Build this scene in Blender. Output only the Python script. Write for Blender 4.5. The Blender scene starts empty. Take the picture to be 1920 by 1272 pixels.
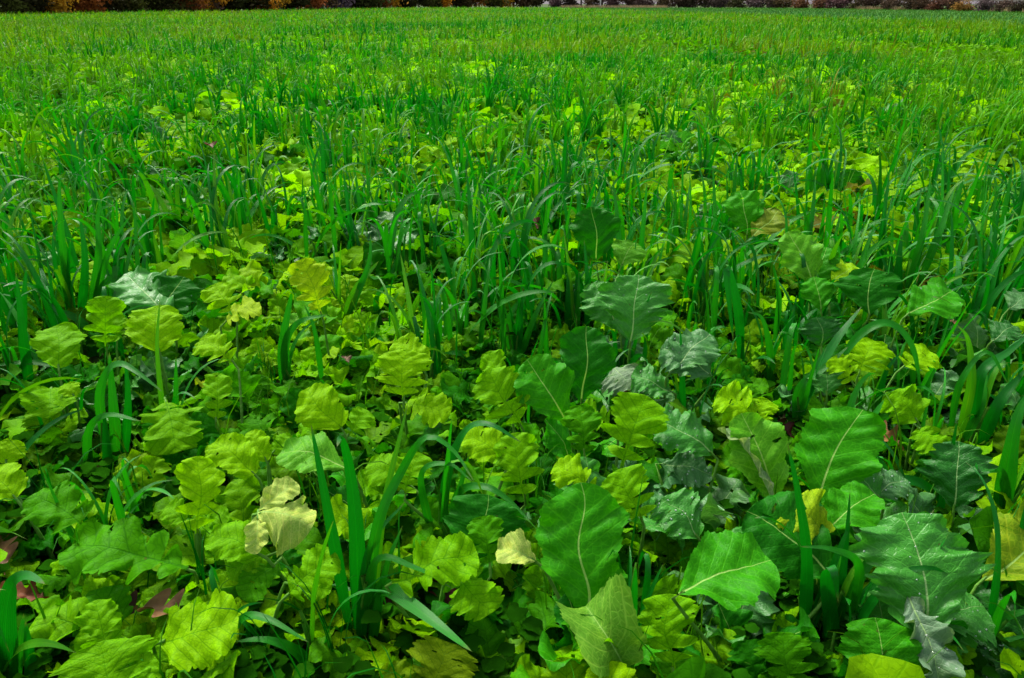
import bpy, math, random
import numpy as np
from mathutils import Vector, Matrix, Euler

R = math.radians
random.seed(7)
rng = np.random.default_rng(11)
scene = bpy.context.scene
COL = scene.collection

# ------------------------------------------------------------------ camera
CAM = np.array([0.0, 0.0, 1.12])
PITCH = R(23.3)
FPX = 1464.0                       # focal length in pixels of the 1920 px wide photograph
cam_d = bpy.data.cameras.new("camera")
cam_d.sensor_width = 23.6
cam_d.lens = 18.0
cam_d.clip_start = 0.02
cam_d.clip_end = 6000
cam = bpy.data.objects.new("camera", cam_d)
cam.location = CAM
cam.rotation_euler = (math.pi / 2 - PITCH, 0, 0)
COL.objects.link(cam)
scene.camera = cam

# ------------------------------------------------------------------ light
SUN_EL, SUN_AZ = R(52), R(-35)     # azimuth measured from +Y (view direction) towards +X
world = bpy.data.worlds.new("World")
scene.world = world
world.use_nodes = True
wn, wl = world.node_tree.nodes, world.node_tree.links
sky = wn.new("ShaderNodeTexSky")
sky.sky_type = 'NISHITA'
sky.sun_disc = False
sky.sun_elevation = SUN_EL
sky.sun_rotation = SUN_AZ
sky.dust_density = 4.0
sky.air_density = 1.0
hsv = wn.new("ShaderNodeHueSaturation")
hsv.inputs['Saturation'].default_value = 0.5
wl.new(sky.outputs['Color'], hsv.inputs['Color'])
wl.new(hsv.outputs['Color'], wn['Background'].inputs['Color'])
wn['Background'].inputs['Strength'].default_value = 0.08
sun_d = bpy.data.lights.new("sun", 'SUN')
sun_d.energy = 1.5
sun_d.angle = R(16)
sun_d.color = (1.0, 0.95, 0.86)
sun = bpy.data.objects.new("sun", sun_d)
sd = Vector((math.sin(SUN_AZ) * math.cos(SUN_EL), math.cos(SUN_AZ) * math.cos(SUN_EL), math.sin(SUN_EL)))
sun.rotation_euler = sd.to_track_quat('Z', 'Y').to_euler()
COL.objects.link(sun)
scene.view_settings.view_transform = 'Standard'
scene.view_settings.look = 'None'
scene.view_settings.exposure = 1.86
scene.view_settings.gamma = 1.0
scene.view_settings.use_curve_mapping = False
scene.cycles.max_bounces = 6
scene.cycles.transparent_max_bounces = 4

# ------------------------------------------------------------------ pixel <-> world
FWD = np.array([0, math.cos(PITCH), -math.sin(PITCH)])
UPV = np.array([0, math.sin(PITCH), math.cos(PITCH)])
RGT = np.array([1.0, 0, 0])


def ray(px, py):
    return FWD + RGT * ((px - 960) / FPX) + UPV * ((636 - py) / FPX)


def at_z(px, py, z):
    d = ray(px, py)
    return CAM + d * ((z - CAM[2]) / d[2])


def at_y(px, py, y):
    d = ray(px, py)
    return CAM + d * ((y - CAM[1]) / d[1])


def proj(p):
    v = np.asarray(p, float) - CAM
    dz = v @ FWD
    return 960 + FPX * (v @ RGT) / dz, 636 - FPX * (v @ UPV) / dz, dz


# ------------------------------------------------------------------ value noise for density and tone
_vn = np.random.default_rng(5).random((64, 64))


def vnoise(x, y):
    x = np.asarray(x, float); y = np.asarray(y, float)
    xi = np.floor(x).astype(int); yi = np.floor(y).astype(int)
    fx = x - xi; fy = y - yi
    fx = fx * fx * (3 - 2 * fx); fy = fy * fy * (3 - 2 * fy)
    g = lambda a, b: _vn[a % 64, b % 64]
    return (g(xi, yi) * (1 - fx) + g(xi + 1, yi) * fx) * (1 - fy) + (g(xi, yi + 1) * (1 - fx) + g(xi + 1, yi + 1) * fx) * fy


# ------------------------------------------------------------------ materials
class N:
    """small helper to wire node trees"""
    def __init__(s, name):
        s.m = bpy.data.materials.new(name)
        s.m.use_nodes = True
        s.t = s.m.node_tree
        s.t.nodes.clear()
        s.out = s.t.nodes.new("ShaderNodeOutputMaterial")

    def n(s, kind, **kw):
        o = s.t.nodes.new("ShaderNode" + kind)
        for k, v in kw.items():
            setattr(o, k, v)
        return o

    def l(s, a, b):
        s.t.links.new(a, b)

    def math(s, op, a, b=None, c=None, clamp=False):
        o = s.n("Math", operation=op, use_clamp=clamp)
        for i, v in enumerate((a, b, c)):
            if v is None:
                continue
            if isinstance(v, (int, float)):
                o.inputs[i].default_value = v
            else:
                s.l(v, o.inputs[i])
        return o.outputs[0]

    def mix(s, fac, a, b, mode='MIX'):
        o = s.n("Mix", data_type='RGBA', blend_type=mode)
        for k, v in ((0, fac), (6, a), (7, b)):
            if isinstance(v, (int, float)):
                o.inputs[k].default_value = v
            elif isinstance(v, tuple):
                o.inputs[k].default_value = (*v, 1)
            else:
                s.l(v, o.inputs[k])
        return o.outputs[2]

    def maprange(s, v, a, b, c, d):
        o = s.n("MapRange", interpolation_type='SMOOTHSTEP')
        s.l(v, o.inputs[0])
        for i, x in enumerate((a, b, c, d)):
            o.inputs[i + 1].default_value = x
        return o.outputs[0]


def leaf_material(name, stuff, vein_col, vein_amt, mid_col, rough, spec, transl, yellow, bump, wax=0.0, mid_abs=False):
    w = N(name)
    if stuff:
        tint = w.n("Attribute", attribute_name="tint").outputs['Color']
    else:
        tint = w.n("ObjectInfo").outputs['Color']
    uv = w.n("UVMap", uv_map="UVMap").outputs[0]
    sep = w.n("SeparateXYZ"); w.l(uv, sep.inputs[0])
    u = w.math('ABSOLUTE', w.math('SUBTRACT', sep.outputs[0], 0.5)); v = sep.outputs[1]
    oi = w.n("ObjectInfo").outputs['Random']
    comb = w.n("CombineXYZ"); w.l(w.math('MULTIPLY', oi, 37.0), comb.inputs[2])
    va = w.n("VectorMath", operation='ADD'); w.l(uv, va.inputs[0]); w.l(comb.outputs[0], va.inputs[1])
    n1 = w.n("TexNoise"); n1.inputs['Scale'].default_value = 3.5; n1.inputs['Detail'].default_value = 4
    w.l(va.outputs[0], n1.inputs['Vector'])
    n2 = w.n("TexNoise"); n2.inputs['Scale'].default_value = 26; n2.inputs['Detail'].default_value = 3
    w.l(va.outputs[0], n2.inputs['Vector'])
    # blade colour: patchy yellowing, mottling
    c = w.mix(w.maprange(n1.outputs['Fac'], 0.45, 0.75, 0.0, 0.75), tint, yellow, 'MULTIPLY')
    c = w.mix(0.5, c, w.mix(n2.outputs['Fac'], (0.5, 0.55, 0.6), (1.5, 1.42, 1.3)), 'MULTIPLY')
    # side veins run forward from the midrib, fine net between them
    wob = w.math('MULTIPLY', w.math('SUBTRACT', n1.outputs['Fac'], 0.5), 0.07)
    sv = w.math('ADD', w.math('SUBTRACT', v, w.math('MULTIPLY', u, 0.75)), wob)
    fr = w.math('ABSOLUTE', w.math('SUBTRACT', w.math('FRACT', w.math('MULTIPLY', sv, 6.5)), 0.5))
    side = w.maprange(fr, 0.405, 0.49, 0.0, 1.0)
    vor = w.n("TexVoronoi", feature='DISTANCE_TO_EDGE'); vor.inputs['Scale'].default_value = 20
    w.l(va.outputs[0], vor.inputs['Vector'])
    net = w.maprange(vor.outputs['Distance'], 0.0, 0.13, 1.0, 0.0)
    vein = w.math('MAXIMUM', w.math('MULTIPLY', side, 0.75), w.math('MULTIPLY', net, 0.45))
    c = w.mix(w.math('MULTIPLY', vein, vein_amt), c, w.mix(1.0, c, vein_col, 'MULTIPLY'))
    mw = w.math('MULTIPLY_ADD', v, -0.009, 0.0115)
    mid = w.math('MULTIPLY', w.maprange(w.math('SUBTRACT', mw, u), -0.003, 0.004, 0.0, 1.0), 0.85)
    c = w.mix(mid, c, mid_col if mid_abs else w.mix(1.0, c, mid_col, 'MULTIPLY'))
    # a few brown chewed spots
    n3 = w.n("TexNoise"); n3.inputs['Scale'].default_value = 11
    w.l(va.outputs[0], n3.inputs['Vector'])
    c = w.mix(w.maprange(n3.outputs['Fac'], 0.76, 0.80, 0.0, 0.6), c, (0.10, 0.07, 0.02))
    hgt = w.math('ADD', w.math('MULTIPLY', vein, -0.5), w.math('MULTIPLY', n1.outputs['Fac'], 1.2))
    hgt = w.math('ADD', hgt, w.math('MULTIPLY', n2.outputs['Fac'], 0.8))
    hgt = w.math('ADD', hgt, w.math('MULTIPLY', mid, -0.8))
    bp = w.n("Bump"); bp.inputs['Strength'].default_value = bump; bp.inputs['Distance'].default_value = 0.004
    w.l(hgt, bp.inputs['Height'])
    p = w.n("BsdfPrincipled")
    w.l(c, p.inputs['Base Color']); w.l(bp.outputs[0], p.inputs['Normal'])
    p.inputs['Roughness'].default_value = rough
    p.inputs['Specular IOR Level'].default_value = spec
    if wax:
        p.inputs['Sheen Weight'].default_value = wax
        p.inputs['Sheen Roughness'].default_value = 0.5
    t = w.n("BsdfTranslucent"); w.l(w.mix(1.0, c, (1.05, 1.15, 0.4), 'MULTIPLY'), t.inputs['Color'])
    w.l(bp.outputs[0], t.inputs['Normal'])
    ms = w.n("MixShader"); ms.inputs[0].default_value = transl
    w.l(p.outputs[0], ms.inputs[1]); w.l(t.outputs[0], ms.inputs[2])
    w.l(ms.outputs[0], w.out.inputs[0])
    return w.m


def blade_material(name, stuff):
    w = N(name)
    tint = (w.n("Attribute", attribute_name="tint") if stuff else w.n("ObjectInfo")).outputs['Color']
    uv = w.n("UVMap", uv_map="UVMap").outputs[0]
    sep = w.n("SeparateXYZ"); w.l(uv, sep.inputs[0])
    u = w.math('ABSOLUTE', w.math('SUBTRACT', sep.outputs[0], 0.5))
    wave = w.math('SINE', w.math('MULTIPLY', sep.outputs[0], 75.0))
    mp = w.n("Mapping"); w.l(uv, mp.inputs[0]); mp.inputs['Scale'].default_value = (9, 2.2, 1)
    n1 = w.n("TexNoise"); n1.inputs['Scale'].default_value = 2.0; n1.inputs['Detail'].default_value = 3
    w.l(mp.outputs[0], n1.inputs['Vector'])
    c = w.mix(w.maprange(n1.outputs['Fac'], 0.45, 0.75, 0, 0.7), tint, (2.6, 1.15, 0.9), 'MULTIPLY')
    c = w.mix(w.math('MULTIPLY_ADD', wave, 0.2, 0.2), c, (0.006, 0.25, 0.003))
    c = w.mix(w.maprange(u, 0.05, 0.0, 0, 0.45), c, w.mix(1.0, c, (2.0, 1.5, 1.6), 'MULTIPLY'))
    tipc = w.maprange(sep.outputs[1], 0.93, 1.0, 0.0, 0.55)
    c = w.mix(tipc, c, (0.16, 0.13, 0.03))
    bp = w.n("Bump"); bp.inputs['Strength'].default_value = 0.35; bp.inputs['Distance'].default_value = 0.001
    w.l(wave, bp.inputs['Height'])
    p = w.n("BsdfPrincipled")
    w.l(c, p.inputs['Base Color']); w.l(bp.outputs[0], p.inputs['Normal'])
    p.inputs['Roughness'].default_value = 0.40
    p.inputs['Specular IOR Level'].default_value = 0.05 if stuff else 0.27
    t = w.n("BsdfTranslucent"); w.l(w.mix(1.0, c, (1.0, 1.15, 0.4), 'MULTIPLY'), t.inputs['Color'])
    ms = w.n("MixShader"); ms.inputs[0].default_value = 0.34
    w.l(p.outputs[0], ms.inputs[1]); w.l(t.outputs[0], ms.inputs[2])
    w.l(ms.outputs[0], w.out.inputs[0])
    return w.m


def plain_material(name, col, rough=0.7, col2=None, scale=8.0, spec=0.3, tinted=None, transl=0.0):
    w = N(name)
    p = w.n("BsdfPrincipled")
    n1 = w.n("TexNoise"); n1.inputs['Scale'].default_value = scale; n1.inputs['Detail'].default_value = 6
    tc = w.n("TexCoord"); w.l(tc.outputs['Object'], n1.inputs['Vector'])
    if tinted == 'object':
        base = w.n("ObjectInfo").outputs['Color']
    elif tinted == 'attr':
        base = w.n("Attribute", attribute_name="tint").outputs['Color']
    else:
        base = col
    b2 = col2 if col2 else w.mix(1.0, base, (0.55, 0.5, 0.5), 'MULTIPLY')
    c = w.mix(w.maprange(n1.outputs['Fac'], 0.3, 0.7, 0, 1), base, b2)
    w.l(c, p.inputs['Base Color'])
    p.inputs['Roughness'].default_value = rough
    p.inputs['Specular IOR Level'].default_value = spec
    bp = w.n("Bump"); bp.inputs['Strength'].default_value = 0.4; bp.inputs['Distance'].default_value = 0.01
    w.l(n1.outputs['Fac'], bp.inputs['Height']); w.l(bp.outputs[0], p.inputs['Normal'])
    if transl:
        t = w.n("BsdfTranslucent"); w.l(c, t.inputs['Color'])
        ms = w.n("MixShader"); ms.inputs[0].default_value = transl
        w.l(p.outputs[0], ms.inputs[1]); w.l(t.outputs[0], ms.inputs[2])
        w.l(ms.outputs[0], w.out.inputs[0])
    else:
        w.l(p.outputs[0], w.out.inputs[0])
    return w.m


YEL = (1.12, 1.12, 0.7)
M_RAD = leaf_material("radish_leaf", False, (0.36, 0.55, 0.7), 0.85, (0.6, 0.75, 1.2), 0.5, 0.03, 0.42, YEL, 0.30)
M_TUR = leaf_material("turnip_leaf", False, (2.3, 1.6, 2.6), 0.75, (0.30, 0.50, 0.11), 0.48, 0.07, 0.34, (1.3, 1.1, 0.8), 0.28, 0.0, True)
M_KAL = leaf_material("kale_leaf", False, (2.0, 1.5, 1.8), 0.75, (0.28, 0.46, 0.16), 0.40, 0.24, 0.28, (1.1, 1.15, 0.7), 0.42, 0.03, True)
M_RADS = leaf_material("field_leaf", True, (0.5, 0.66, 0.8), 0.6, (1.3, 1.2, 1.6), 0.55, 0.03, 0.40, YEL, 0.25)
M_LOW = leaf_material("ground_leaf", True, (0.5, 0.66, 0.8), 0.5, (1.3, 1.2, 1.6), 0.9, 0.0, 0.3, YEL, 0.2)
M_OAT = blade_material("oat_blade", False)
M_OATS = blade_material("field_blade", True)
M_STALK = plain_material("leaf_stalk", (0.10, 0.25, 0.03), 0.5, (0.06, 0.18, 0.012), 60, 0.15)
M_STEM = plain_material("oat_stem", (0.03, 0.17, 0.008), 0.5, (0.07, 0.20, 0.015), 60, 0.15)
M_OAK = plain_material("dry_oak_leaf", None, 0.65, None, 30, 0.3, 'object', 0.15)
M_BARK = plain_material("bark", (0.07, 0.05, 0.035), 0.85, (0.03, 0.022, 0.016), 4)
M_BIRCH = plain_material("birch_bark", (0.62, 0.60, 0.56), 0.7, (0.4, 0.38, 0.35), 6)
M_CROWN = plain_material("crown_leaf", None, 0.8, None, 0.8, 0.05, 'object', 0.2)
M_DRY = plain_material("dry_grass", (0.42, 0.31, 0.17), 0.8, (0.30, 0.22, 0.11), 2.0)
wd = N("water_drop")
pd = wd.n("BsdfPrincipled")
pd.inputs['Base Color'].default_value = (0.95, 1, 0.97, 1)
pd.inputs['Roughness'].default_value = 0.02
pd.inputs['IOR'].default_value = 1.33
pd.inputs['Transmission Weight'].default_value = 0.75
wd.l(pd.outputs[0], wd.out.inputs[0])
M_DROP = wd.m


# ------------------------------------------------------------------ mesh plumbing
def mesh(name, V, F, mat, UV=None, tint=None, smooth=True):
    """V (n,3), F (m,4) with -1 in the last column for triangles not allowed: quads only; UV per vertex"""
    V = np.ascontiguousarray(V, np.float32); F = np.ascontiguousarray(F, np.int32)
    me = bpy.data.meshes.new(name)
    k = F.shape[1]
    me.vertices.add(len(V)); me.vertices.foreach_set("co", V.ravel())
    me.loops.add(F.size); me.loops.foreach_set("vertex_index", F.ravel())
    me.polygons.add(len(F))
    me.polygons.foreach_set("loop_start", np.arange(0, F.size, k, dtype=np.int32))
    me.polygons.foreach_set("loop_total", np.full(len(F), k, np.int32))
    if smooth:
        me.polygons.foreach_set("use_smooth", np.ones(len(F), bool))
    if UV is not None:
        ul = me.uv_layers.new(name="UVMap")
        ul.data.foreach_set("uv", np.ascontiguousarray(UV, np.float32)[F.ravel()].ravel())
    if tint is not None:
        a = me.attributes.new("tint", 'FLOAT_COLOR', 'POINT')
        t4 = np.ones((len(V), 4), np.float32); t4[:, :3] = tint
        a.data.foreach_set("color", t4.ravel())
    me.update(calc_edges=True)
    me.materials.append(mat)
    return me


def link(name, me, parent=None, color=None, loc=None):
    o = bpy.data.objects.new(name, me)
    COL.objects.link(o)
    if parent is not None:
        o.parent = parent
    if color is not None:
        o.color = (*color, 1)
    if loc is not None:
        o.location = loc
    return o


def tag(o, label=None, cat=None, group=None, kind=None):
    if label: o["label"] = label
    if cat: o["category"] = cat
    if group: o["group"] = group
    if kind: o["kind"] = kind
    return o


def empty(name, loc, rz=0.0):
    o = bpy.data.objects.new(name, None)
    o.empty_display_size = 0.05
    o.location = loc
    o.rotation_euler = (0, 0, rz)
    COL.objects.link(o)
    return o


def join(parts):
    """[(V,F,UV)] -> one"""
    Vs, Fs, Us, off = [], [], [], 0
    for V, F, U in parts:
        Vs.append(V); Fs.append(F + off); Us.append(U); off += len(V)
    return np.concatenate(Vs), np.concatenate(Fs), np.concatenate(Us)


def grid_faces(nr, nc):
    i = np.arange(nr - 1)[:, None] * nc + np.arange(nc - 1)[None, :]
    return np.stack([i, i + 1, i + nc + 1, i + nc], -1).reshape(-1, 4)


def smooth_path(pts, n):
    """Catmull-Rom through the points, n samples evenly spaced by length"""
    P = np.asarray(pts, float)
    if len(P) == 2:
        P = np.stack([P[0], (P[0] + P[1]) / 2, P[1]])
    Q = np.concatenate([[2 * P[0] - P[1]], P, [2 * P[-1] - P[-2]]])
    out = []
    for i in range(1, len(Q) - 2):
        t = np.linspace(0, 1, 24, endpoint=False)[:, None]
        a, b, c, d = Q[i - 1], Q[i], Q[i + 1], Q[i + 2]
        out.append(0.5 * (2 * b + (c - a) * t + (2 * a - 5 * b + 4 * c - d) * t ** 2 + (3 * b - a - 3 * c + d) * t ** 3))
    out = np.concatenate(out + [P[-1:]])
    s = np.concatenate([[0], np.cumsum(np.linalg.norm(np.diff(out, axis=0), axis=1))])
    q = np.linspace(0, s[-1], n)
    return np.stack([np.interp(q, s, out[:, k]) for k in range(3)], 1), s[-1]


def unit(v):
    return v / np.maximum(np.linalg.norm(v, axis=-1, keepdims=True), 1e-9)


def frames(P, hint, twist=0.0):
    T = unit(np.gradient(P, axis=0))
    h = np.broadcast_to(np.asarray(hint, float), P.shape)
    S = unit(np.cross(T, h))
    Nn = np.cross(S, T)
    if np.ndim(twist) or twist:
        a = np.linspace(0, 1, len(P))[:, None] * twist if not np.ndim(twist) else np.asarray(twist)[:, None]
        S, Nn = S * np.cos(a) + Nn * np.sin(a), Nn * np.cos(a) - S * np.sin(a)
    return T, S, Nn


def tube(pts, r0, r1, n=8, k=6):
    P, _ = smooth_path(pts, n)
    T, S, Nn = frames(P, (0.31, 0.17, 0.93) if abs(unit(P[-1] - P[0])[2]) < 0.9 else (0, 1, 0.1))
    a = np.linspace(0, 2 * math.pi, k, endpoint=False)
    r = np.linspace(r0, r1, n)[:, None, None]
    V = P[:, None] + r * (S[:, None] * np.cos(a)[None, :, None] + Nn[:, None] * np.sin(a)[None, :, None])
    i = np.arange(n - 1)[:, None] * k + np.arange(k)[None, :]
    j = np.arange(n - 1)[:, None] * k + (np.arange(k)[None, :] + 1) % k
    F = np.stack([i, j, j + k, i + k], -1).reshape(-1, 4)
    UV = np.zeros((n * k, 2)); UV[:, 1] = np.repeat(np.linspace(0, 1, n), k)
    return V.reshape(-1, 3), F, UV


# ------------------------------------------------------------------ leaf outlines: half width (fraction of leaf length) along the midrib
def lobe(t, c, w, p=2.0):
    return np.clip(1 - np.abs((t - c) / w) ** p, 0, None) ** (1 / p)


def outline(kind, t, g, side):
    """half width along t; g: per-leaf generator state (dict of numbers)"""
    r = g['r'][side]
    if kind == 'radish':
        c0 = g['c0']
        w = np.where(t > c0, g['wid'] * lobe(t, c0, 1 - c0, 2.3), g['wid'] * lobe(t, c0, 0.22 + .05 * r[5], 2.0))
        for k in range(2):
            c = c0 - 0.345 - 0.19 * k + r[k] * 0.05
            w = np.maximum(w, g['wid'] * (0.80 - 0.30 * k + 0.25 * r[k + 3]) * lobe(t, c, 0.088 - .02 * k, 2.2))
        w = np.maximum(w, 0.022)
        tw = t + 0.05 * np.sin(t * 8 + r[0] * 6)
        f = g['nt'] * 0.56
        teeth = (0.20 + 0.14 * r[1]) * (np.abs(np.sin(tw * f * math.pi + r[6] * 6)) ** .55 - 0.72) + 0.10 * (np.abs(np.sin(tw * f * 2.6 * math.pi + r[7] * 6)) ** .6 - 0.7) + 0.07 * np.sin(t * 13 + r[2] * 20)
    elif kind == 'round':
        w = g['wid'] * 1.05 * lobe(t, g['c0'] - 0.06, 1.06 - g['c0'], 2.2)
        w = np.where(t < g['c0'] - 0.06, g['wid'] * 1.05 * lobe(t, g['c0'] - 0.06, g['c0'] - 0.05, 2.0), w)
        tw = t + 0.05 * np.sin(t * 7 + r[0] * 6)
        teeth = 0.17 * (np.abs(np.sin(tw * g['nt'] * 0.5 * math.pi + r[6] * 6)) ** .55 - 0.7) + 0.09 * (np.abs(np.sin(tw * g['nt'] * 1.3 * math.pi)) ** .6 - .7) + 0.08 * np.sin(t * 9 + r[7] * 20)
    elif kind == 'turnip':
        a = np.clip(t, 0, 1)
        w = g['wid'] * np.where(a < 0.56, np.sin(a / 0.56 * math.pi / 2) ** 0.85, np.clip(1 - ((a - 0.56) / 0.44) ** 2.4, 0, 1) ** 0.55)
        w = np.maximum(w, 0.012 * (a < 0.98))
        saw = np.mod(t * g['nt'] + r[6], 1.0)
        teeth = 0.07 * (saw - 0.5) + 0.10 * np.sin(t * 12 + r[7] * 20) + 0.06 * np.sin(t * 27 + r[0] * 9)
    else:  # kale: broad with coarse pointed lobes
        a = np.clip(t, 0, 1)
        w = g['wid'] * np.where(a < 0.5, np.sin(a / 0.5 * math.pi / 2) ** 0.7, np.clip(1 - ((a - 0.5) / 0.5) ** 2.6, 0, 1) ** 0.55)
        w = np.maximum(w, 0.012 * (a < 0.98))
        tw = t + 0.05 * np.sin(t * 9 + r[0] * 6)
        saw = np.mod(tw * (4.5 + 2 * r[1]) + r[6], 1.0)
        teeth = 0.12 * np.sin(t * 10 + r[2] * 20) + 0.30 * (np.where(saw < 0.75, saw / 0.75, (1 - saw) / 0.25) - 0.5) + 0.08 * (np.mod(t * 17 + r[7], 1) - 0.5)
    return np.maximum(w * (1 + teeth), 0.0)


def leaf_state(kind, wid=None):
    g = dict(r=rng.random((2, 8)), nt=rng.uniform(9, 13), c0=rng.uniform(0.62, 0.72))
    base = dict(radish=0.30, round=0.42, turnip=0.30, kale=0.36)[kind]
    g['wid'] = (wid if wid else base * rng.uniform(0.88, 1.12))
    if kind == 'turnip': g['nt'] = rng.uniform(13, 18)
    return g


def leaf_geom(kind, P, hint, L, nr, nc, wid=None, fold=0.22, ruffle=0.05, twist=0.0, curl=0.0):
    ruffle *= 1.35
    """grid leaf on the path P (already sampled with nr points)"""
    g = leaf_state(kind, wid)
    t = np.linspace(0, 1, nr)
    T, S, Nn = frames(P, hint, twist)
    u = np.linspace(-1, 1, nc)
    wl = outline(kind, t, g, 0); wr = outline(kind, t, g, 1)
    x = np.where(u[None, :] < 0, wl[:, None], wr[:, None]) * u[None, :]
    ax = np.abs(x)
    shear = dict(radish=0.07, round=0.1, turnip=0.22, kale=0.3)[kind] * np.clip(1.15 - t * 1.15, 0, 1)
    ph = rng.random(6) * 6.28
    fr = dict(radish=15, round=11, turnip=12, kale=16)[kind]
    edge = np.abs(u)[None, :] ** 2
    sg = np.where(u < 0, 0, 1)
    z = fold * ax
    z = z + ruffle * edge * (np.sin(t[:, None] * fr + ph[0] + sg[None, :] * ph[1]) + 0.6 * np.sin(t[:, None] * fr * 2.1 + ph[2] + sg[None, :] * ph[3])) * np.clip(ax / 0.15, 0, 1)
    z = z - curl * ax ** 2 * 4
    # puckered between the side veins, whole leaf softly buckled
    z = z + 0.020 * (np.abs(np.sin(math.pi * 6.5 * (t[:, None] - 0.75 * ax))) ** .7 - .5) * np.clip(ax / 0.06, 0, 1)
    z = z + 0.016 * np.sin(t[:, None] * 9 + x * 14 + ph[4]) + 0.010 * np.sin(t[:, None] * 27 - x * 22 + ph[5]) * np.clip(ax / 0.08, 0, 1)
    y = shear[:, None] * ax
    sway = rng.normal(0, .035) * np.sin(t * math.pi) + rng.normal(0, .012) * np.sin(t * 9)
    P = P + (L * sway)[:, None] * S
    V = P[:, None] + L * (x[..., None] * S[:, None] + z[..., None] * Nn[:, None] + y[..., None] * T[:, None])
    UV = np.stack([x + 0.5, np.broadcast_to(t[:, None], x.shape)], -1)
    F = grid_faces(nr, nc)
    if nr > 50 and rng.random() < .4:            # holes eaten by insects
        keep = np.ones((nr - 1, nc - 1), bool)
        for _ in range(rng.integers(1, 4)):
            i, j = int(rng.integers(nr // 2, nr - 8)), int(rng.integers(2, nc - 3))
            keep[i:i + int(rng.integers(2, 4)), j] = False
            if rng.random() < .5: keep[i + 1:i + 3, j + 1] = False
        F = F[keep.ravel()]
    return V.reshape(-1, 3), F, UV.reshape(-1, 2)


def blade_geom(pts, width, nr=16, hint=(0, -0.8, 0.6), twist=0.0, nc=4, fold=0.22):
    P, L = smooth_path(pts, nr)
    t = np.linspace(0, 1, nr)
    T, S, Nn = frames(P, hint, twist)
    w = width * 0.5 * np.minimum(0.55 + 1.6 * t, 1.0) * np.clip((1 - t) / 0.62, 0, 1) ** 0.62
    u = np.linspace(-1, 1, nc)
    x = w[:, None] * u[None, :]
    wav = 0.10 * w[:, None] * np.sin(t * 19 + rng.random() * 6)[:, None] * u[None, :]
    z = fold * np.abs(x) * np.clip(1.6 - t * 1.3, 0.2, 1)[:, None] + wav
    V = P[:, None] + x[..., None] * S[:, None] + z[..., None] * Nn[:, None]
    UV = np.stack([np.broadcast_to(u[None, :] * 0.5 + 0.5, x.shape), np.broadcast_to(t[:, None], x.shape)], -1)
    return V.reshape(-1, 3), grid_faces(nr, nc), UV.reshape(-1, 2)


# tones (base colours)
RAD_TONES = [("bright yellow-green", (0.215, 0.480, 0.001)), ("lime green", (0.135, 0.385, 0.001)),
             ("mid green", (0.056, 0.265, 0.001)), ("deep green", (0.014, 0.150, 0.001)), ("olive green", (0.075, 0.225, 0.001))]
TUR_TONES = [("dark green", (0.008, 0.125, 0.002)), ("fresh green", (0.026, 0.230, 0.002)), ("pale green", (0.075, 0.30, 0.010))]
KAL_TONES = [("blue-grey", (0.045, 0.180, 0.038)), ("grey-green", (0.034, 0.215, 0.016)), ("dusky green", (0.010, 0.115, 0.006))]
OAT_TONES = [("deep green", (0.001, 0.140, 0.004)), ("grass green", (0.012, 0.208, 0.003)), ("light green", (0.060, 0.275, 0.002))]


def vary(c, a=0.16):
    k = 1 + random.uniform(-a, a)
    return (c[0] * k * (1 + random.uniform(-a, a)), c[1] * k, c[2] * k * (1 + random.uniform(-a, a)))


# ------------------------------------------------------------------ the setting
def ground_material():
    w = N("field_soil")
    geo = w.n("NewGeometry")
    n1 = w.n("TexNoise"); n1.inputs['Scale'].default_value = 9; n1.inputs['Detail'].default_value = 8
    w.l(geo.outputs['Position'], n1.inputs['Vector'])
    n2 = w.n("TexNoise"); n2.inputs['Scale'].default_value = 0.35; n2.inputs['Detail'].default_value = 5
    w.l(geo.outputs['Position'], n2.inputs['Vector'])
    soil = w.mix(n1.outputs['Fac'], (0.016, 0.012, 0.008), (0.055, 0.04, 0.022))
    moss = w.mix(n2.outputs['Fac'], (0.02, 0.07, 0.006), (0.06, 0.13, 0.008))
    fac = w.maprange(n1.outputs['Fac'], 0.35, 0.6, 0.15, 0.85)
    p = w.n("BsdfPrincipled"); w.l(w.mix(fac, soil, moss), p.inputs['Base Color'])
    p.inputs['Roughness'].default_value = 0.9
    p.inputs['Specular IOR Level'].default_value = 0.1
    bp = w.n("Bump"); bp.inputs['Strength'].default_value = 0.8; bp.inputs['Distance'].default_value = 0.03
    w.l(n1.outputs['Fac'], bp.inputs['Height']); w.l(bp.outputs[0], p.inputs['Normal'])
    w.l(p.outputs[0], w.out.inputs[0])
    return w.m


def sheet(name, xs, ys, z, mat, hfun=None):
    X, Y = np.meshgrid(xs, ys)
    Z = np.full_like(X, z) if hfun is None else hfun(X, Y)
    V = np.stack([X, Y, Z], -1).reshape(-1, 3)
    return link(name, mesh(name, V, grid_faces(len(ys), len(xs)), mat))


gx = np.concatenate([-np.geomspace(2500, 4, 24), np.linspace(-3.5, 3.5, 60), np.geomspace(4, 2500, 24)])
gy = np.concatenate([[-40, -8, -2], np.linspace(-1, 8, 80), np.geomspace(8.5, 3000, 40)])
tag(sheet("field_ground", gx, gy, 0, ground_material(),
          lambda X, Y: np.where(np.hypot(X, Y) < 9, 0.035 * (vnoise(X * 4, Y * 4) - 0.6), -0.02)), kind="structure")

# the far strip of young cereal on the right starts along this line (camera plan coordinates)
LA, LB = np.array([24.5, 31.0]), np.array([15.0, 120.0])


def far_side(x, y):
    """> 0 beyond the line, in the young cereal"""
    d = LB - LA
    return -((x - LA[0]) * d[1] - (y - LA[1]) * d[0]) / np.hypot(*d) * -1.0


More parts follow.
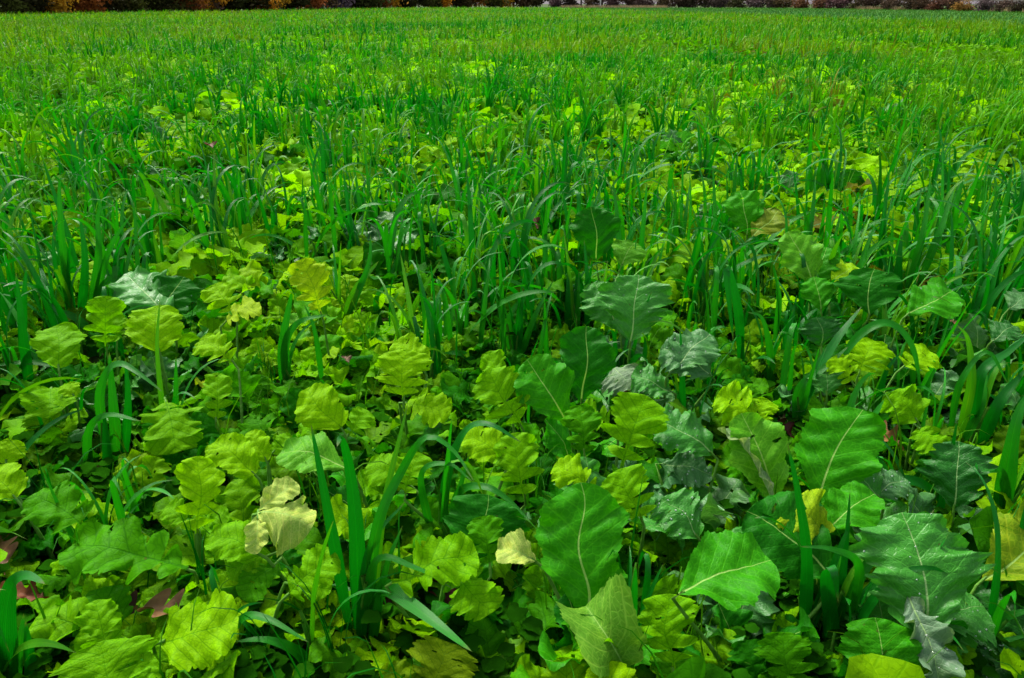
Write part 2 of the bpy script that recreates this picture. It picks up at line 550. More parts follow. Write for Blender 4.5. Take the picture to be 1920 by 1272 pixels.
M_CEREAL = plain_material("young_cereal", (0.035, 0.11, 0.025), 0.9, (0.05, 0.13, 0.025), 0.25, 0.0)
cv = np.array([[LA[0] - (LB - LA)[0] * 0.35, LA[1] - (LB - LA)[1] * 0.35, 0.10], [260, 5, 0.10], [330, 190, 0.10], [LB[0] + 2, 180, 0.10]])
tag(link("young_cereal_ground", mesh("young_cereal_ground", cv, np.array([[0, 1, 2, 3]]), M_CEREAL)), kind="structure")

M_HILL = plain_material("wooded_hill", (0.085, 0.07, 0.085), 0.9, (0.06, 0.05, 0.06), 0.02)
hx = np.linspace(-900, 1300, 120); hy = np.linspace(700, 1200, 12)
tag(sheet("far_hills", hx, hy, 0, M_HILL, lambda X, Y: 4.5 * np.sin((Y - 700) / 500 * math.pi) * (0.5 + vnoise(X / 90, Y / 200)) - 1), kind="structure")


# ------------------------------------------------------------------ trees and shrubs along the field edge
def crown_cards(n, rx, ry, rz, cz, size, low=0.0, clumps=14, seed=0):
    r = np.random.default_rng(seed)
    c = unit(r.normal(size=(clumps, 3))) * (r.random((clumps, 1)) ** 0.4) * np.array([rx, ry, rz]) * 0.8 + [0, 0, cz]
    k = r.integers(0, clumps, n)
    p = c[k] + r.normal(size=(n, 3)) * np.array([rx, ry, rz]) * 0.19
    p[:, 2] = np.maximum(p[:, 2], low + r.random(n) * 0.5)
    a = unit(r.normal(size=(n, 3))); b = unit(np.cross(a, r.normal(size=(n, 3))))
    s = size * (0.6 + 0.8 * r.random((n, 1)))
    V = np.stack([p - a * s, p - b * s * 0.5, p + a * s, p + b * s * 0.5], 1).reshape(-1, 3)
    return V, np.arange(n * 4).reshape(-1, 4)


def trunk_geom(h, r, seed, limbs=7):
    q = random.Random(seed)
    parts = [tube([(0, 0, -0.1), (q.uniform(-.1, .1), 0, h * .4), (q.uniform(-.3, .3), q.uniform(-.2, .2), h)], r, r * .25, 8, 8)]
    for k in range(limbs):
        z = h * q.uniform(.12, .85); a = q.uniform(0, 6.28); l = h * q.uniform(.15, .32)
        e = (math.cos(a) * l, math.sin(a) * l, z + l * q.uniform(.3, .9))
        parts.append(tube([(0, 0, z), (e[0] * .5, e[1] * .5, z + (e[2] - z) * .35), e], r * .4, r * .06, 6, 5))
    return join(parts)


shrub_crowns, shrub_stems, tree_trunks, tree_crowns = [], [], [], []
for k in range(5):
    V, F = crown_cards(1500, 1.8, 1.4, 1.3, 0.95, 0.14, 0.0, 16, 40 + k)
    shrub_crowns.append(mesh("shrub_crown", V, F, M_CROWN, smooth=False))
    parts = []
    for j in range(9):
        a = random.uniform(0, 6.28); l = random.uniform(.8, 1.5)
        parts.append(tube([(0, 0, -.05), (math.cos(a) * l * .3, math.sin(a) * l * .3, .9), (math.cos(a) * l, math.sin(a) * l, random.uniform(1.6, 2.6))], .035, .008, 6, 5))
    shrub_stems.append(mesh("shrub_stems", *join(parts)[:2], M_BARK))
for k in range(4):
    V, F, U = trunk_geom(9.5 + k, 0.20, 70 + k, 12)
    tree_trunks.append(mesh("tree_trunk", V, F, M_BARK))
    V, F = crown_cards(1800, 2.8, 2.6, 3.6, 6.8, 0.24, 1.6, 16, 90 + k)
    tree_crowns.append(mesh("tree_crown", V, F, M_CROWN, smooth=False))

twig_crowns = []
for k in range(3):
    V, F = crown_cards(900, 2.6, 2.4, 3.6, 4.2, 0.10, 0.2, 22, 190 + k)
    twig_crowns.append(mesh("twig_crown", V, F, M_CROWN, smooth=False))
ORD = ["nearest", "second", "third", "fourth", "fifth", "sixth", "seventh", "eighth", "ninth", "tenth", "eleventh", "twelfth",
       "thirteenth", "fourteenth", "fifteenth", "sixteenth", "seventeenth", "eighteenth", "nineteenth", "twentieth"]
NTH = ["first"] + ORD[1:]


def edge_y(px):
    """distance of the wooded field edge for a photograph column"""
    return np.interp(px, [-300, 0, 480, 960, 1440, 1920, 2200], [66, 70, 108, 215, 165, 92, 80])


SHRUB_COL = {"orange": (0.42, 0.17, 0.010), "rust brown": (0.20, 0.07, 0.015), "dark evergreen": (0.03, 0.032, 0.008),
             "olive": (0.07, 0.075, 0.015), "dull brown": (0.085, 0.055, 0.03), "purple-brown": (0.12, 0.075, 0.085), "gold": (0.42, 0.22, 0.015)}
shrub_spots = []
# (px, colour, scale): left to right along the edge; the light ones stand at the front
for px, c in ((-40, "dark evergreen"), (15, "olive"), (50, "dark evergreen"), (75, "dull brown"), (104, "gold"), (140, "dark evergreen"), (170, "rust brown"),
              (200, "dark evergreen"), (235, "olive"), (262, "dark evergreen"), (290, "dark evergreen"), (320, "olive"), (345, "rust brown"), (372, "dull brown"),
              (403, "gold"), (425, "dark evergreen"), (446, "olive"), (470, "dark evergreen"), (489, "orange"), (522, "gold"), (548, "dark evergreen"), (575, "rust brown"), (600, "dull brown"),
              (625, "purple-brown"), (652, "dark evergreen"), (678, "olive"), (700, "rust brown"), (724, "gold"), (752, "dark evergreen"), (780, "dark evergreen"), (806, "olive"),
              (826, "orange"), (850, "dark evergreen"), (872, "dull brown"), (893, "rust brown"), (915, "olive"), (938, "gold"), (960, "dark evergreen"), (985, "dull brown"), (1010, "olive"),
              (1040, "purple-brown"), (1068, "dark evergreen"), (1112, "olive"), (1150, "purple-brown"), (1182, "dark evergreen"), (1212, "purple-brown"), (1245, "olive"),
              (1275, "dark evergreen"), (1292, "dark evergreen"), (1320, "dull brown"), (1350, "purple-brown"), (1380, "olive"), (1415, "purple-brown"), (1445, "dull brown"), (1472, "olive"),
              (1505, "rust brown"), (1540, "rust brown"), (1575, "purple-brown"), (1612, "olive"), (1632, "dark evergreen"), (1668, "dull brown"), (1712, "dark evergreen"), (1728, "dark evergreen"),
              (1757, "rust brown"), (1778, "dull brown"), (1812, "gold"), (1850, "purple-brown"), (1880, "dull brown"), (1918, "dark evergreen"), (1965, "purple-brown")):
    shrub_spots.append((px + random.uniform(-4, 4), c))
count = {}
for i, (px, c) in enumerate(shrub_spots):
    y = edge_y(px) + (0.0 if c in ("gold", "orange", "rust brown") else random.uniform(0.6, 3.0))
    x = (px - 960) / FPX * y * math.cos(PITCH) * 1.0
    # plan position: at the horizon the axial depth is y*cos(pitch)
    s = (1.0 if px > 1020 else 1.7) * random.uniform(0.85, 1.25) * min(y, 150) / 105
    if c in ("gold", "orange"): s *= 0.75
    root = empty("shrub", (x, y, 0), random.uniform(0, 6.28))
    root.scale = (s, s, s * (0.8 if px > 1380 else 1.0))
    count[c] = count.get(c, 0) + 1
    tag(root, f"{c} shrub on the far field edge, {NTH[min(count[c] - 1, 19)]} such from the left", "shrub", "shrubs along the far field edge")
    link("crown", shrub_crowns[i % 5], root, vary(tuple(1.35 * q for q in SHRUB_COL[c]) if px < 1000 else tuple(.55 * q + .45 * w_ for q, w_ in zip(SHRUB_COL[c], (0.10, 0.06, 0.05))), 0.2))
    link("stems", shrub_stems[i % 5], root)
for i in range(34):
    px = -60 + i * 60 + random.uniform(-18, 18)
    bare = px > 1280
    y = edge_y(px) + random.uniform(5, 12) + (22 if bare else 0)
    s = random.uniform(.8, 1.2)
    root = empty("tree", ((px - 960) / FPX * y * math.cos(PITCH), y, 0), random.uniform(0, 6.28))
    root.scale = (s, s, s)
    kind = "bare brown tree" if bare else "dark leafy autumn tree"
    count[kind] = count.get(kind, 0) + 1
    tag(root, f"{kind} behind the shrubs of the far field edge, {NTH[min(count[kind] - 1, 19)]} from the left", "tree", "trees behind the far field edge")
    link("trunk", tree_trunks[i % 4], root)
    if bare:
        link("crown", twig_crowns[i % 3], root, vary((0.11, 0.065, 0.06), .25))
    else:
        link("crown", tree_crowns[i % 4], root, vary(random.choice([(0.03, 0.028, 0.01), (0.06, 0.035, 0.012), (0.035, 0.045, 0.012)]), .2))
y = edge_y(1126) - 2
root = empty("birch_tree", ((1126 - 960) / FPX * y * math.cos(PITCH), y, 0))
V, F, U = trunk_geom(7, 0.16, 5, 6)
tag(root, "slim pale-barked birch standing before the purple-brown shrubs of the field edge", "tree")
link("trunk", mesh("birch_trunk", V, F, M_BIRCH), root)
V, F = crown_cards(700, 1.5, 1.4, 1.8, 6.2, 0.16, 3.0, 12, 3)
link("crown", mesh("birch_crown", V, F, M_CROWN, smooth=False), root, (0.25, 0.15, 0.03))

# dry grass along the edge, centre and right
def grass_cards(n, xf, yf, hmin, hmax, w, lean=0.25):
    r = np.random.default_rng(n)
    x, y = xf(r, n), yf(r, n)
    if callable(y): y = y(x)
    h = r.uniform(hmin, hmax, n); a = r.uniform(0, 6.28, n)
    dx = np.cos(a) * w; dy = np.sin(a) * w
    lx = r.normal(size=n) * lean * h; ly = r.normal(size=n) * lean * h
    V = np.stack([np.stack([x - dx, y - dy, 0 * h - .02], 1), np.stack([x + dx, y + dy, 0 * h - .02], 1),
                  np.stack([x + lx + dx * .25, y + ly + dy * .25, h], 1), np.stack([x + lx - dx * .25, y + ly - dy * .25, h], 1)], 1)
    return V.reshape(-1, 3), np.arange(n * 4).reshape(-1, 4)


def dry_x(r, n):
    px = np.where(r.random(n) < .6, r.uniform(1050, 1245, n), np.where(r.random(n) < .5, r.uniform(1590, 1680, n), r.uniform(1850, 1980, n)))
    dry_x.px = px
    return (px - 960) / FPX * edge_y(px) * math.cos(PITCH)


V, F = grass_cards(5000, dry_x, lambda r, n: edge_y(dry_x.px) - r.uniform(0.5, 5, n), 0.25, 0.7, 0.05)
tag(link("dry_grass", mesh("dry_grass", V, F, M_DRY, smooth=False)), "pale dry grass along the far edge of the field", "dry grass", kind="stuff")

# ------------------------------------------------------------------ shared leaf, stalk and blade meshes for the copies
def arc_path(l, e0, e1, n=9, start=(0, 0, 0), power=1.0):
    s = np.linspace(0, 1, n)
    e = np.radians(e0 + (e1 - e0) * s ** power)
    st = l / (n - 1)
    p = [np.array(start, float)]
    for k in range(n - 1):
        p.append(p[-1] + st * np.array([0, math.cos(e[k]), math.sin(e[k])]))
    return np.array(p)


def shared_leaf(kind, mat, e0, e1, stalk, blade, nr, nc, **kw):
    tot = stalk + blade
    P = arc_path(tot, e0, e1, 25, power=1.3)
    cut = stalk / tot
    Ps, _ = smooth_path(P, 60)
    k = max(2, int(60 * cut))
    Pb, L = smooth_path(Ps[k - 1::3] if len(Ps[k - 1::3]) > 2 else Ps[k - 1:], nr)
    hint = (random.uniform(-.25, .25), -0.7, 1.0)
    g = leaf_geom(kind, Pb, hint, L, nr, nc, **kw)
    st = tube(Ps[:k + 2:4] if k > 10 else Ps[:k + 2:2], .0042 * (blade / .13), .0022 * (blade / .13), 6, 5)
    return g, st


RAD_LEAF = []
for i in range(18):
    inner = i % 3
    e0, e1 = [(84, 22), (70, -5), (52, -22)][inner]
    g, st = shared_leaf('radish' if i % 6 != 5 else 'round', M_RAD, e0 + random.uniform(-6, 6), e1 + random.uniform(-18, 18),
                        random.uniform(.05, .085), random.uniform(.105, .15) if i % 6 != 5 else random.uniform(.075, .10), 64, 11, ruffle=random.uniform(.03, .065),
                        fold=random.uniform(.05, .4), twist=random.uniform(-.6, .6), curl=random.uniform(-.2, .5))
    RAD_LEAF.append((mesh("radish_leaf", *g[:2], M_RAD, g[2]), mesh("radish_stalk", *st[:2], M_STALK, st[2]), g, st))
BIG_LEAF = {'turnip': [], 'kale': []}
for kind, mat in (('turnip', M_TUR), ('kale', M_KAL)):
    for i in range(8):
        e0, e1 = [(82, 40), (68, 12)][i % 2]
        g, st = shared_leaf(kind, mat, e0 + random.uniform(-6, 6), e1 + random.uniform(-18, 14), random.uniform(.05, .09), random.uniform(.15, .20), 64, 12,
                            ruffle=random.uniform(.03, .06) * (1.5 if kind == 'kale' else 1), fold=random.uniform(.05, .35), twist=random.uniform(-.5, .5), curl=random.uniform(-.1, .4))
        BIG_LEAF[kind].append((mesh(kind + "_leaf", *g[:2], mat, g[2]), mesh(kind + "_stalk", *st[:2], M_STALK, st[2]), g, st))


def random_blade(nr=18, nc=4, wk=1.0):
    h0 = random.uniform(0.0, .12); L = random.uniform(.26, .42); style = random.random()
    if style < .24:      # upright
        pts = arc_path(L, random.uniform(78, 90), random.uniform(50, 80), 9, (0, 0, h0))
    elif style < .72:    # arching over
        pts = arc_path(L * 1.1, random.uniform(80, 90), random.uniform(-75, -20), 11, (0, 0, h0), random.uniform(2.4, 3.6))
    elif style < .90:    # bent sharply near the top
        e = np.array([86] * 7 + [60, 10, -45, -70, -75]) + random.uniform(-6, 4)
        p = [np.array([0, 0, h0])]
        for a in e:
            p.append(p[-1] + L / 11 * np.array([0, math.cos(R(a)), math.sin(R(a))]))
        pts = np.array(p)
    else:                # low and spreading
        pts = arc_path(L * .9, random.uniform(50, 70), random.uniform(-40, 10), 9, (0, 0, h0), 1.6)
    return blade_geom(pts, random.uniform(.013, .025) * wk, nr, (random.uniform(-.4, .4), -1, .35), random.uniform(-1.0, 1.0), nc)


OAT_BLADE = []
for i in range(26):
    g = random_blade()
    OAT_BLADE.append((mesh("oat_blade", *g[:2], M_OAT, g[2]), g))
OAT_STEM = []
for i in range(4):
    parts = [tube([(0, 0, -.01), (random.uniform(-.01, .01), random.uniform(-.01, .01), .09), (random.uniform(-.03, .03), random.uniform(-.03, .03), random.uniform(.14, .2))], .0045, .003, 6, 6) for _ in range(2)]
    g = join(parts)
    OAT_STEM.append((mesh("oat_stem", *g[:2], M_STEM, g[2]), g))

# ------------------------------------------------------------------ plants one can pick out in the photograph
hero_points = []         # (px0, px1, py0, py1, depth): what stands in front of these leaves is kept low
LANDMARK = []           # (phrase, px, py, plan point)
MATS = {'radish': M_RAD, 'round': M_RAD, 'turnip': M_TUR, 'kale': M_KAL}


def hero_leaf(kind, bx, by, tx, ty, wpx, tone, bz=0.19, k=None, bend=0.10, roll=0.0, fold=0.15, ruffle=0.04, curl=0.1, twist=0.0, up=0.55, label=None, nr=84, nc=14):
    B = at_z(bx, by, bz)
    d = proj(B)[2]
    dpy = (by - ty) / FPX * d
    ang = math.atan((by / 2 + ty / 2 - 636) / FPX) + PITCH
    if k is None:
        k = 0.85 if dpy > 0 else 0.45
    tz = max(bz + dpy * math.cos(ang) * k, 0.03)
    T = at_z(tx, ty, tz)
    mid = (B + T) / 2
    toc = unit(CAM - mid)
    ax = unit(T - B)
    n = unit(up * np.array([0, 0, 1.0]) + (1 - up) * toc)
    n = unit(n - ax * (n @ ax))
    if roll:
        n = unit(n * math.cos(roll) + np.cross(ax, n) * math.sin(roll))
    L = np.linalg.norm(T - B)
    M1 = mid + n * L * bend
    wid = wpx * (.88 if kind in ('radish', 'round') else 1.0) / FPX * d * 0.5 / L
    P, L = smooth_path([B, M1, T], nr)
    V, F, UV = leaf_geom(kind, P, n, L, nr, nc, wid=wid, fold=fold, ruffle=ruffle, curl=curl, twist=twist)
    hero_points.append(V)
    return dict(kind=kind, V=V, F=F, UV=UV, B=B, ax=unit(P[1] - P[0]), L=L, tone=tone, label=label, P=P)


def drops_on(leaf, n, seed):
    r = np.random.default_rng(seed)
    V, F = leaf['V'], leaf['F']
    q = V[F]
    cen = q.mean(1); nor = unit(np.cross(q[:, 1] - q[:, 0], q[:, 3] - q[:, 0]))
    nor *= np.sign(nor[:, 2:3] + 1e-6)
    i = r.integers(len(F) // 5, len(F), n)
    vs, fs, off = [], [], 0
    a = np.linspace(0, 2 * math.pi, 8, endpoint=False)
    for j in i:
        s = r.uniform(.0008, .0022)
        S = unit(np.cross(nor[j], [0.3, 0.9, 0.1])); T = np.cross(nor[j], S)
        rings = [(1.0, 0.0), (0.95, .45), (.62, .85), (.12, 1.0)]
        v = np.concatenate([cen[j] + s * (rr * (S * np.cos(a)[:, None] + T * np.sin(a)[:, None]) + nor[j] * hh) for rr, hh in rings])
        f = np.array([[b * 8 + c, b * 8 + (c + 1) % 8, b * 8 + 8 + (c + 1) % 8, b * 8 + 8 + c] for b in range(3) for c in range(8)])
        vs.append(v); fs.append(f + off); off += 32
    return np.concatenate(vs), np.concatenate(fs)


CAT = {'radish': 'radish plant', 'turnip': 'turnip plant', 'kale': 'kale plant', 'oat': 'oat clump'}
GRP = {'radish': 'radish plants in the field', 'turnip': 'broad-leaved turnip plants', 'kale': 'grey-green kale plants', 'oat': 'oat clumps in the field'}
occupied = []           # plan positions of the plants placed by eye


fillers = []


def hero_plant(sp, label, leaves, fill=7, short=None, drops=0, pull=0.03, fillscale=0.62, filltone=None):
    bs = np.mean([l['B'] for l in leaves], axis=0)
    ad = np.mean([l['ax'] for l in leaves], axis=0)
    root = np.array([bs[0] - ad[0] * pull * 2, bs[1] - ad[1] * pull * 2, 0.0])
    o = empty(sp + "_plant", root)
    tag(o, label, CAT[sp], GRP[sp])
    occupied.append((root[0], root[1]))
    for i, l in enumerate(leaves):
        lf = link(sp + "_leaf", mesh(sp + "_leaf", l['V'] - root, l['F'], MATS[l['kind']], l['UV']), o, l['tone'])
        if l['label']: lf["label"] = l['label']
        b = l['B'] - root
        st = tube([(0, 0, 0.01), b * .45 + [0, 0, .02] - l['ax'] * .01, b - l['ax'] * .012, b + l['ax'] * .01], .0052, .0026, 9, 6)
        link("stalk", mesh(sp + "_stalk", *st[:2], M_STALK, st[2]), lf)
        if drops:
            dv, df = drops_on(l, drops, int(l['B'][0] * 1e4) % 9999 + i)
            tag(link("water_drops", mesh("water_drops", dv - root, df, M_DROP), lf), kind="stuff")
    lib = RAD_LEAF if sp == 'radish' else BIG_LEAF[sp]
    fillers.append((o, sp, lib, root, fill, leaves[0]['tone'], filltone))
    if short:
        px, py, _ = proj(bs)
        LANDMARK.append((short, px, py, root))
    return o


BY, LI, MI, DE, OL = [t[1] for t in RAD_TONES]
TD, TF, TP = [t[1] for t in TUR_TONES]
KB, KG, KD = [t[1] for t in KAL_TONES]
WILT = (0.29, 0.43, 0.07)
H = hero_leaf
hero_plant('turnip', "big upright oval turnip leaf facing the camera, pale midrib, a curled leaf at its foot",
           [H('turnip', 1097, 1168, 1085, 905, 168, TF, bz=.15, k=1.0, bend=.04, fold=.05, up=.35, ruffle=.03),
            H('turnip', 1172, 1255, 1098, 1138, 105, (0.10, .28, .02), bz=.13, bend=.3, fold=.8, curl=-.3, up=.3, label="curled pale leaf"),
            H('turnip', 1005, 1052, 932, 1030, 62, WILT, bz=.22, bend=.2, fold=.5, label="pale wilted leaf showing its underside")],
           short="the big oval turnip leaf")
hero_plant('turnip', "broad turnip leaf lying on its side, its lower half pale and glossy",
           [H('turnip', 1272, 1112, 1445, 1052, 165, TF, bz=.27, bend=.06, up=.35, roll=-.25, fold=.32),
            H('turnip', 1560, 1085, 1400, 960, 175, TD, bz=.2, bend=.05, up=.5, fold=.08)], short="the broad sideways turnip leaf")
hero_plant('turnip', "toothed upright turnip leaf with a thick white midrib leaning right",
           [H('turnip', 1532, 945, 1618, 768, 150, TF, bz=.19, k=1.0, bend=.03, up=.3, fold=.12),
            H('turnip', 1455, 945, 1390, 775, 105, TP, bz=.19, k=1.0, bend=.04, up=.3, fold=.2),
            H('turnip', 1448, 950, 1345, 803, 58, (0.15, .27, .10), bz=.2, bend=.12, roll=1.0, fold=.5, label="narrow pale leaf folded along its midrib")],
           short="the toothed upright turnip leaf")
hero_plant('turnip', "puckered bright yellow turnip leaf between dark green ones",
           [H('round', 1548, 1005, 1468, 945, 105, (.26, .42, .008), bz=.24, bend=.25, fold=.1, ruffle=.09),
            H('turnip', 1545, 1000, 1640, 925, 95, TF, bz=.21)], short="the puckered yellow leaf")
hero_plant('kale', "large pale grey-green kale leaf with frilled lobes and a white midrib",
           [H('kale', 1738, 1195, 1690, 962, 205, KG, bz=.17, k=.95, bend=.1, up=.45, fold=.06, ruffle=.06),
            H('kale', 1745, 1165, 1845, 1140, 130, KG, bz=.17, bend=.1, up=.6),
            H('kale', 1702, 1118, 1765, 1290, 62, (0.11, .21, .11), bz=.22, k=.8, bend=.1, fold=.7, ruffle=.14, label="narrow crinkled grey leaf hanging down")],
           short="the large frilled kale leaf", drops=14)
hero_plant('turnip', "low turnip leaf standing upright below the large frilled kale",
           [H('turnip', 1655, 1300, 1640, 1158, 145, TF, bz=.12, k=1.0, bend=.05, up=.3, fold=.05)], short="the low turnip leaf under the kale")
hero_plant('turnip', "turnip leaf half dark green and half yellow at the edge of the frame",
           [H('turnip', 1842, 1088, 1975, 985, 130, (0.13, .25, .006), bz=.2, bend=.12, up=.4, fold=.5)], short="the half-yellow turnip leaf")
hero_plant('kale', "dark low kale leaf sprinkled with water drops in the shade of its neighbours",
           [H('kale', 1925, 1205, 1850, 1085, 130, KD, bz=.10, k=.5), H('kale', 1940, 1240, 1840, 1265, 110, KD, bz=.1)], drops=26)
hero_plant('kale', "grey kale leaf with bright water drops behind the white-ribbed turnip leaf",
           [H('kale', 1650, 935, 1590, 880, 105, KG, bz=.2), H('kale', 1640, 930, 1700, 900, 70, KB, bz=.2)], drops=22, short="the drop-covered grey kale leaf")
hero_plant('kale', "dark kale leaf with a straight pale midrib standing among low leaves",
           [H('kale', 1788, 955, 1797, 828, 110, KD, bz=.16, k=1.0, up=.4)], short="the dark kale leaf with pale midrib")
hero_plant('radish', "frilly yellow-green radish leaf standing at the bottom edge of the picture",
           [H('radish', 1262, 1262, 1250, 1113, 118, LI, bz=.14, k=1, up=.3), H('radish', 1268, 1290, 1270, 1225, 100, MI, bz=.12)], short="the frilly radish leaf at the bottom edge")
hero_plant('radish', "dark frilly radish leaves at the bottom edge beside a folded oat blade",
           [H('radish', 1480, 1300, 1462, 1185, 110, MI, bz=.12, k=1, up=.35), H('radish', 1425, 1290, 1400, 1200, 90, DE, bz=.1), H('radish', 1500, 1300, 1420, 1280, 80, MI, bz=.1)])
hero_plant('radish', "bright toothed radish leaf right behind the big oval turnip leaf",
           [H('radish', 1203, 972, 1160, 880, 112, LI, bz=.24, k=.9, up=.4), H('radish', 1120, 925, 1040, 870, 80, BY, bz=.22)], short="the bright toothed radish leaf")
hero_plant('kale', "pair of glossy blue-grey kale leaves over a dark gap, wet with drops",
           [H('kale', 1338, 852, 1225, 785, 95, KG, bz=.22, up=.6), H('kale', 1240, 870, 1335, 890, 75, KB, bz=.19, k=.7), H('kale', 1310, 1010, 1240, 935, 100, KG, bz=.2)],
           drops=22, short="the pair of glossy kale leaves")
hero_plant('radish', "large lobed bright radish leaf spreading right over a dark gap",
           [H('radish', 735, 1092, 893, 1030, 120, LI, bz=.22, up=.55), H('radish', 850, 1062, 925, 1148, 100, LI, bz=.22), H('radish', 920, 1065, 905, 968, 78, MI, bz=.2, k=.9)],
           short="the large lobed radish leaf")
hero_plant('turnip', "round dark green turnip leaf standing behind oat blades",
           [H('turnip', 890, 1050, 915, 928, 150, TD, bz=.17, k=1, up=.3)], short="the round dark turnip leaf")
hero_plant('radish', "olive-yellow radish leaf lying low at the bottom edge below the oat stems",
           [H('radish', 800, 1310, 838, 1203, 150, (0.17, .28, .004), bz=.10, k=.9, up=.5)], short="the olive radish leaf at the bottom edge")
hero_plant('radish', "wilted pale cream radish leaf hanging in three flaps",
           [H('turnip', 484, 962, 585, 990, 105, WILT, bz=.25, k=.5, bend=.2, fold=-.5, ruffle=.06, label="drooping cream flap"),
            H('turnip', 486, 958, 560, 908, 52, WILT, bz=.25, k=.7, bend=.15, fold=.3), H('turnip', 484, 965, 478, 1040, 40, WILT, bz=.25, k=.7, bend=.1, fold=.6)],
           short="the wilted cream leaf")
hero_plant('radish', "big bright crinkled radish leaf beside the dry oak leaves",
           [H('round', 300, 1205, 448, 1160, 150, BY, bz=.17, up=.6, ruffle=.07), H('radish', 330, 1190, 300, 1240, 70, LI, bz=.15)], short="the big crinkled radish leaf")
hero_plant('radish', "pale lobed radish leaf cut off by the bottom edge of the picture",
           [H('radish', 215, 1330, 185, 1205, 190, LI, bz=.15, k=.9, up=.5), H('radish', 210, 1320, 290, 1230, 90, LI, bz=.14)], short="the pale radish leaf at the bottom edge")
hero_plant('radish', "flat lime radish leaves left of the pink oak leaf",
           [H('radish', 235, 1200, 70, 1155, 105, LI, bz=.14), H('radish', 205, 1235, 180, 1125, 80, LI, bz=.14, k=.9)], short="the flat lime radish leaves")
hero_plant('radish', "tall narrow-necked radish leaf with a pinhole, upright on a long stalk",
           [H('radish', 370, 1000, 372, 855, 88, BY, bz=.18, k=1, up=.3), H('radish', 365, 990, 310, 950, 60, LI, bz=.17), H('radish', 378, 985, 430, 965, 60, LI, bz=.18)], short="the narrow-necked radish leaf")
hero_plant('radish', "radish with rounded lime lobes under the wilted cream leaf",
           [H('round', 488, 1040, 395, 1002, 88, LI, bz=.2), H('round', 510, 1040, 425, 1078, 62, LI, bz=.18), H('round', 520, 1055, 455, 1125, 66, MI, bz=.17)], short="the rounded lime radish")
hero_plant('radish', "lime radish leaves right of the wilted cream leaf, one lobe folded",
           [H('radish', 535, 1120, 632, 1040, 92, LI, bz=.18), H('radish', 545, 1095, 620, 1110, 60, LI, bz=.17)], short="the folded lime radish")
hero_plant('radish', "long many-lobed mid-green radish leaf lying sideways",
           [H('radish', 352, 1068, 132, 1022, 150, MI, bz=.18, up=.7), H('radish', 250, 1000, 190, 1050, 80, MI, bz=.16)], short="the many-lobed radish leaf")
hero_plant('radish', "soft green round-lobed radish leaves near a white speck",
           [H('radish', 172, 1005, 60, 930, 110, MI, bz=.18), H('round', 30, 935, -20, 880, 90, BY, bz=.2), H('round', 10, 870, 25, 825, 60, BY, bz=.2)])
hero_plant('radish', "cluster of small round yellow radish leaves left of the smooth oval leaf",
           [H('round', 478, 890, 402, 828, 82, BY, bz=.22), H('round', 500, 865, 470, 808, 50, BY, bz=.22), H('round', 510, 850, 548, 820, 45, LI, bz=.22)], short="the round yellow radish leaves")
hero_plant('turnip', "smooth pale oval turnip leaf lying level behind a tall oat blade",
           [H('turnip', 650, 880, 525, 848, 90, TP, bz=.22, up=.6, ruffle=.02)], short="the smooth oval leaf")
hero_plant('radish', "bright round radish leaf right of the oat blades, veins dark",
           [H('round', 640, 802, 575, 728, 92, BY, bz=.23, k=.9, up=.4), H('radish', 650, 820, 690, 770, 60, LI, bz=.2)], short="the bright round radish leaf")
hero_plant('radish', "bright yellow three-lobed radish leaf with a paler leaf behind",
           [H('radish', 757, 750, 765, 655, 108, BY, bz=.25, k=.9, up=.4), H('round', 795, 692, 740, 640, 72, BY, bz=.26), H('radish', 757, 755, 845, 775, 82, BY, bz=.23)],
           short="the bright three-lobed radish leaf")
hero_plant('radish', "tall bright radish leaf left of the upright dark turnip leaves",
           [H('radish', 978, 800, 912, 695, 98, LI, bz=.22, k=1, up=.35), H('radish', 950, 745, 915, 660, 55, LI, bz=.24)], short="the tall bright radish leaf")
hero_plant('turnip', "two tall turnip leaves, one dark with a white midrib",
           [H('turnip', 1090, 755, 1100, 612, 98, TD, bz=.24, k=1, up=.25), H('turnip', 1062, 790, 988, 675, 105, TF, bz=.22, k=1, up=.35, fold=.3)], short="the two tall turnip leaves")
hero_plant('radish', "large radish with deeply cut bright leaves over a dark hollow",
           [H('radish', 1165, 880, 1212, 742, 118, LI, bz=.2, k=1, up=.35), H('radish', 1150, 800, 1078, 775, 70, LI, bz=.22), H('radish', 1095, 850, 1085, 760, 80, MI, bz=.2)], short="the deeply cut radish")
hero_plant('radish', "pale lime radish leaves under an arching oat blade",
           [H('round', 945, 860, 868, 812, 82, BY, bz=.22), H('radish', 985, 935, 965, 812, 95, LI, bz=.19, k=.95, up=.4), H('radish', 760, 925, 790, 850, 78, LI, bz=.2), H('round', 755, 900, 690, 870, 80, LI, bz=.19)],
           short="the pale lime radish leaves")
hero_plant('kale', "large silvery kale leaf with a straight white midrib",
           [H('kale', 1182, 640, 1197, 515, 122, KG, bz=.22, k=.95, up=.45), H('kale', 1160, 620, 1115, 530, 90, KG, bz=.22)], drops=16, short="the large silvery kale leaf")
hero_plant('kale', "blue-grey frilly kale leaves right of the tall turnip leaves",
           [H('kale', 1335, 705, 1240, 650, 95, KB, bz=.24), H('kale', 1255, 700, 1330, 625, 85, KB, bz=.25), H('kale', 1260, 735, 1185, 700, 65, KG, bz=.2), H('kale', 1150, 690, 1185, 730, 90, (0.12, .22, .10), bz=.22)],
           drops=14, short="the frilly blue-grey kale")
hero_plant('kale', "smooth silver-green kale leaf behind yellow radish leaves",
           [H('kale', 325, 605, 238, 515, 100, KG, bz=.24, k=.7), H('turnip', 300, 610, 345, 520, 90, TD, bz=.22)], drops=8, short="the silver-green kale leaf")
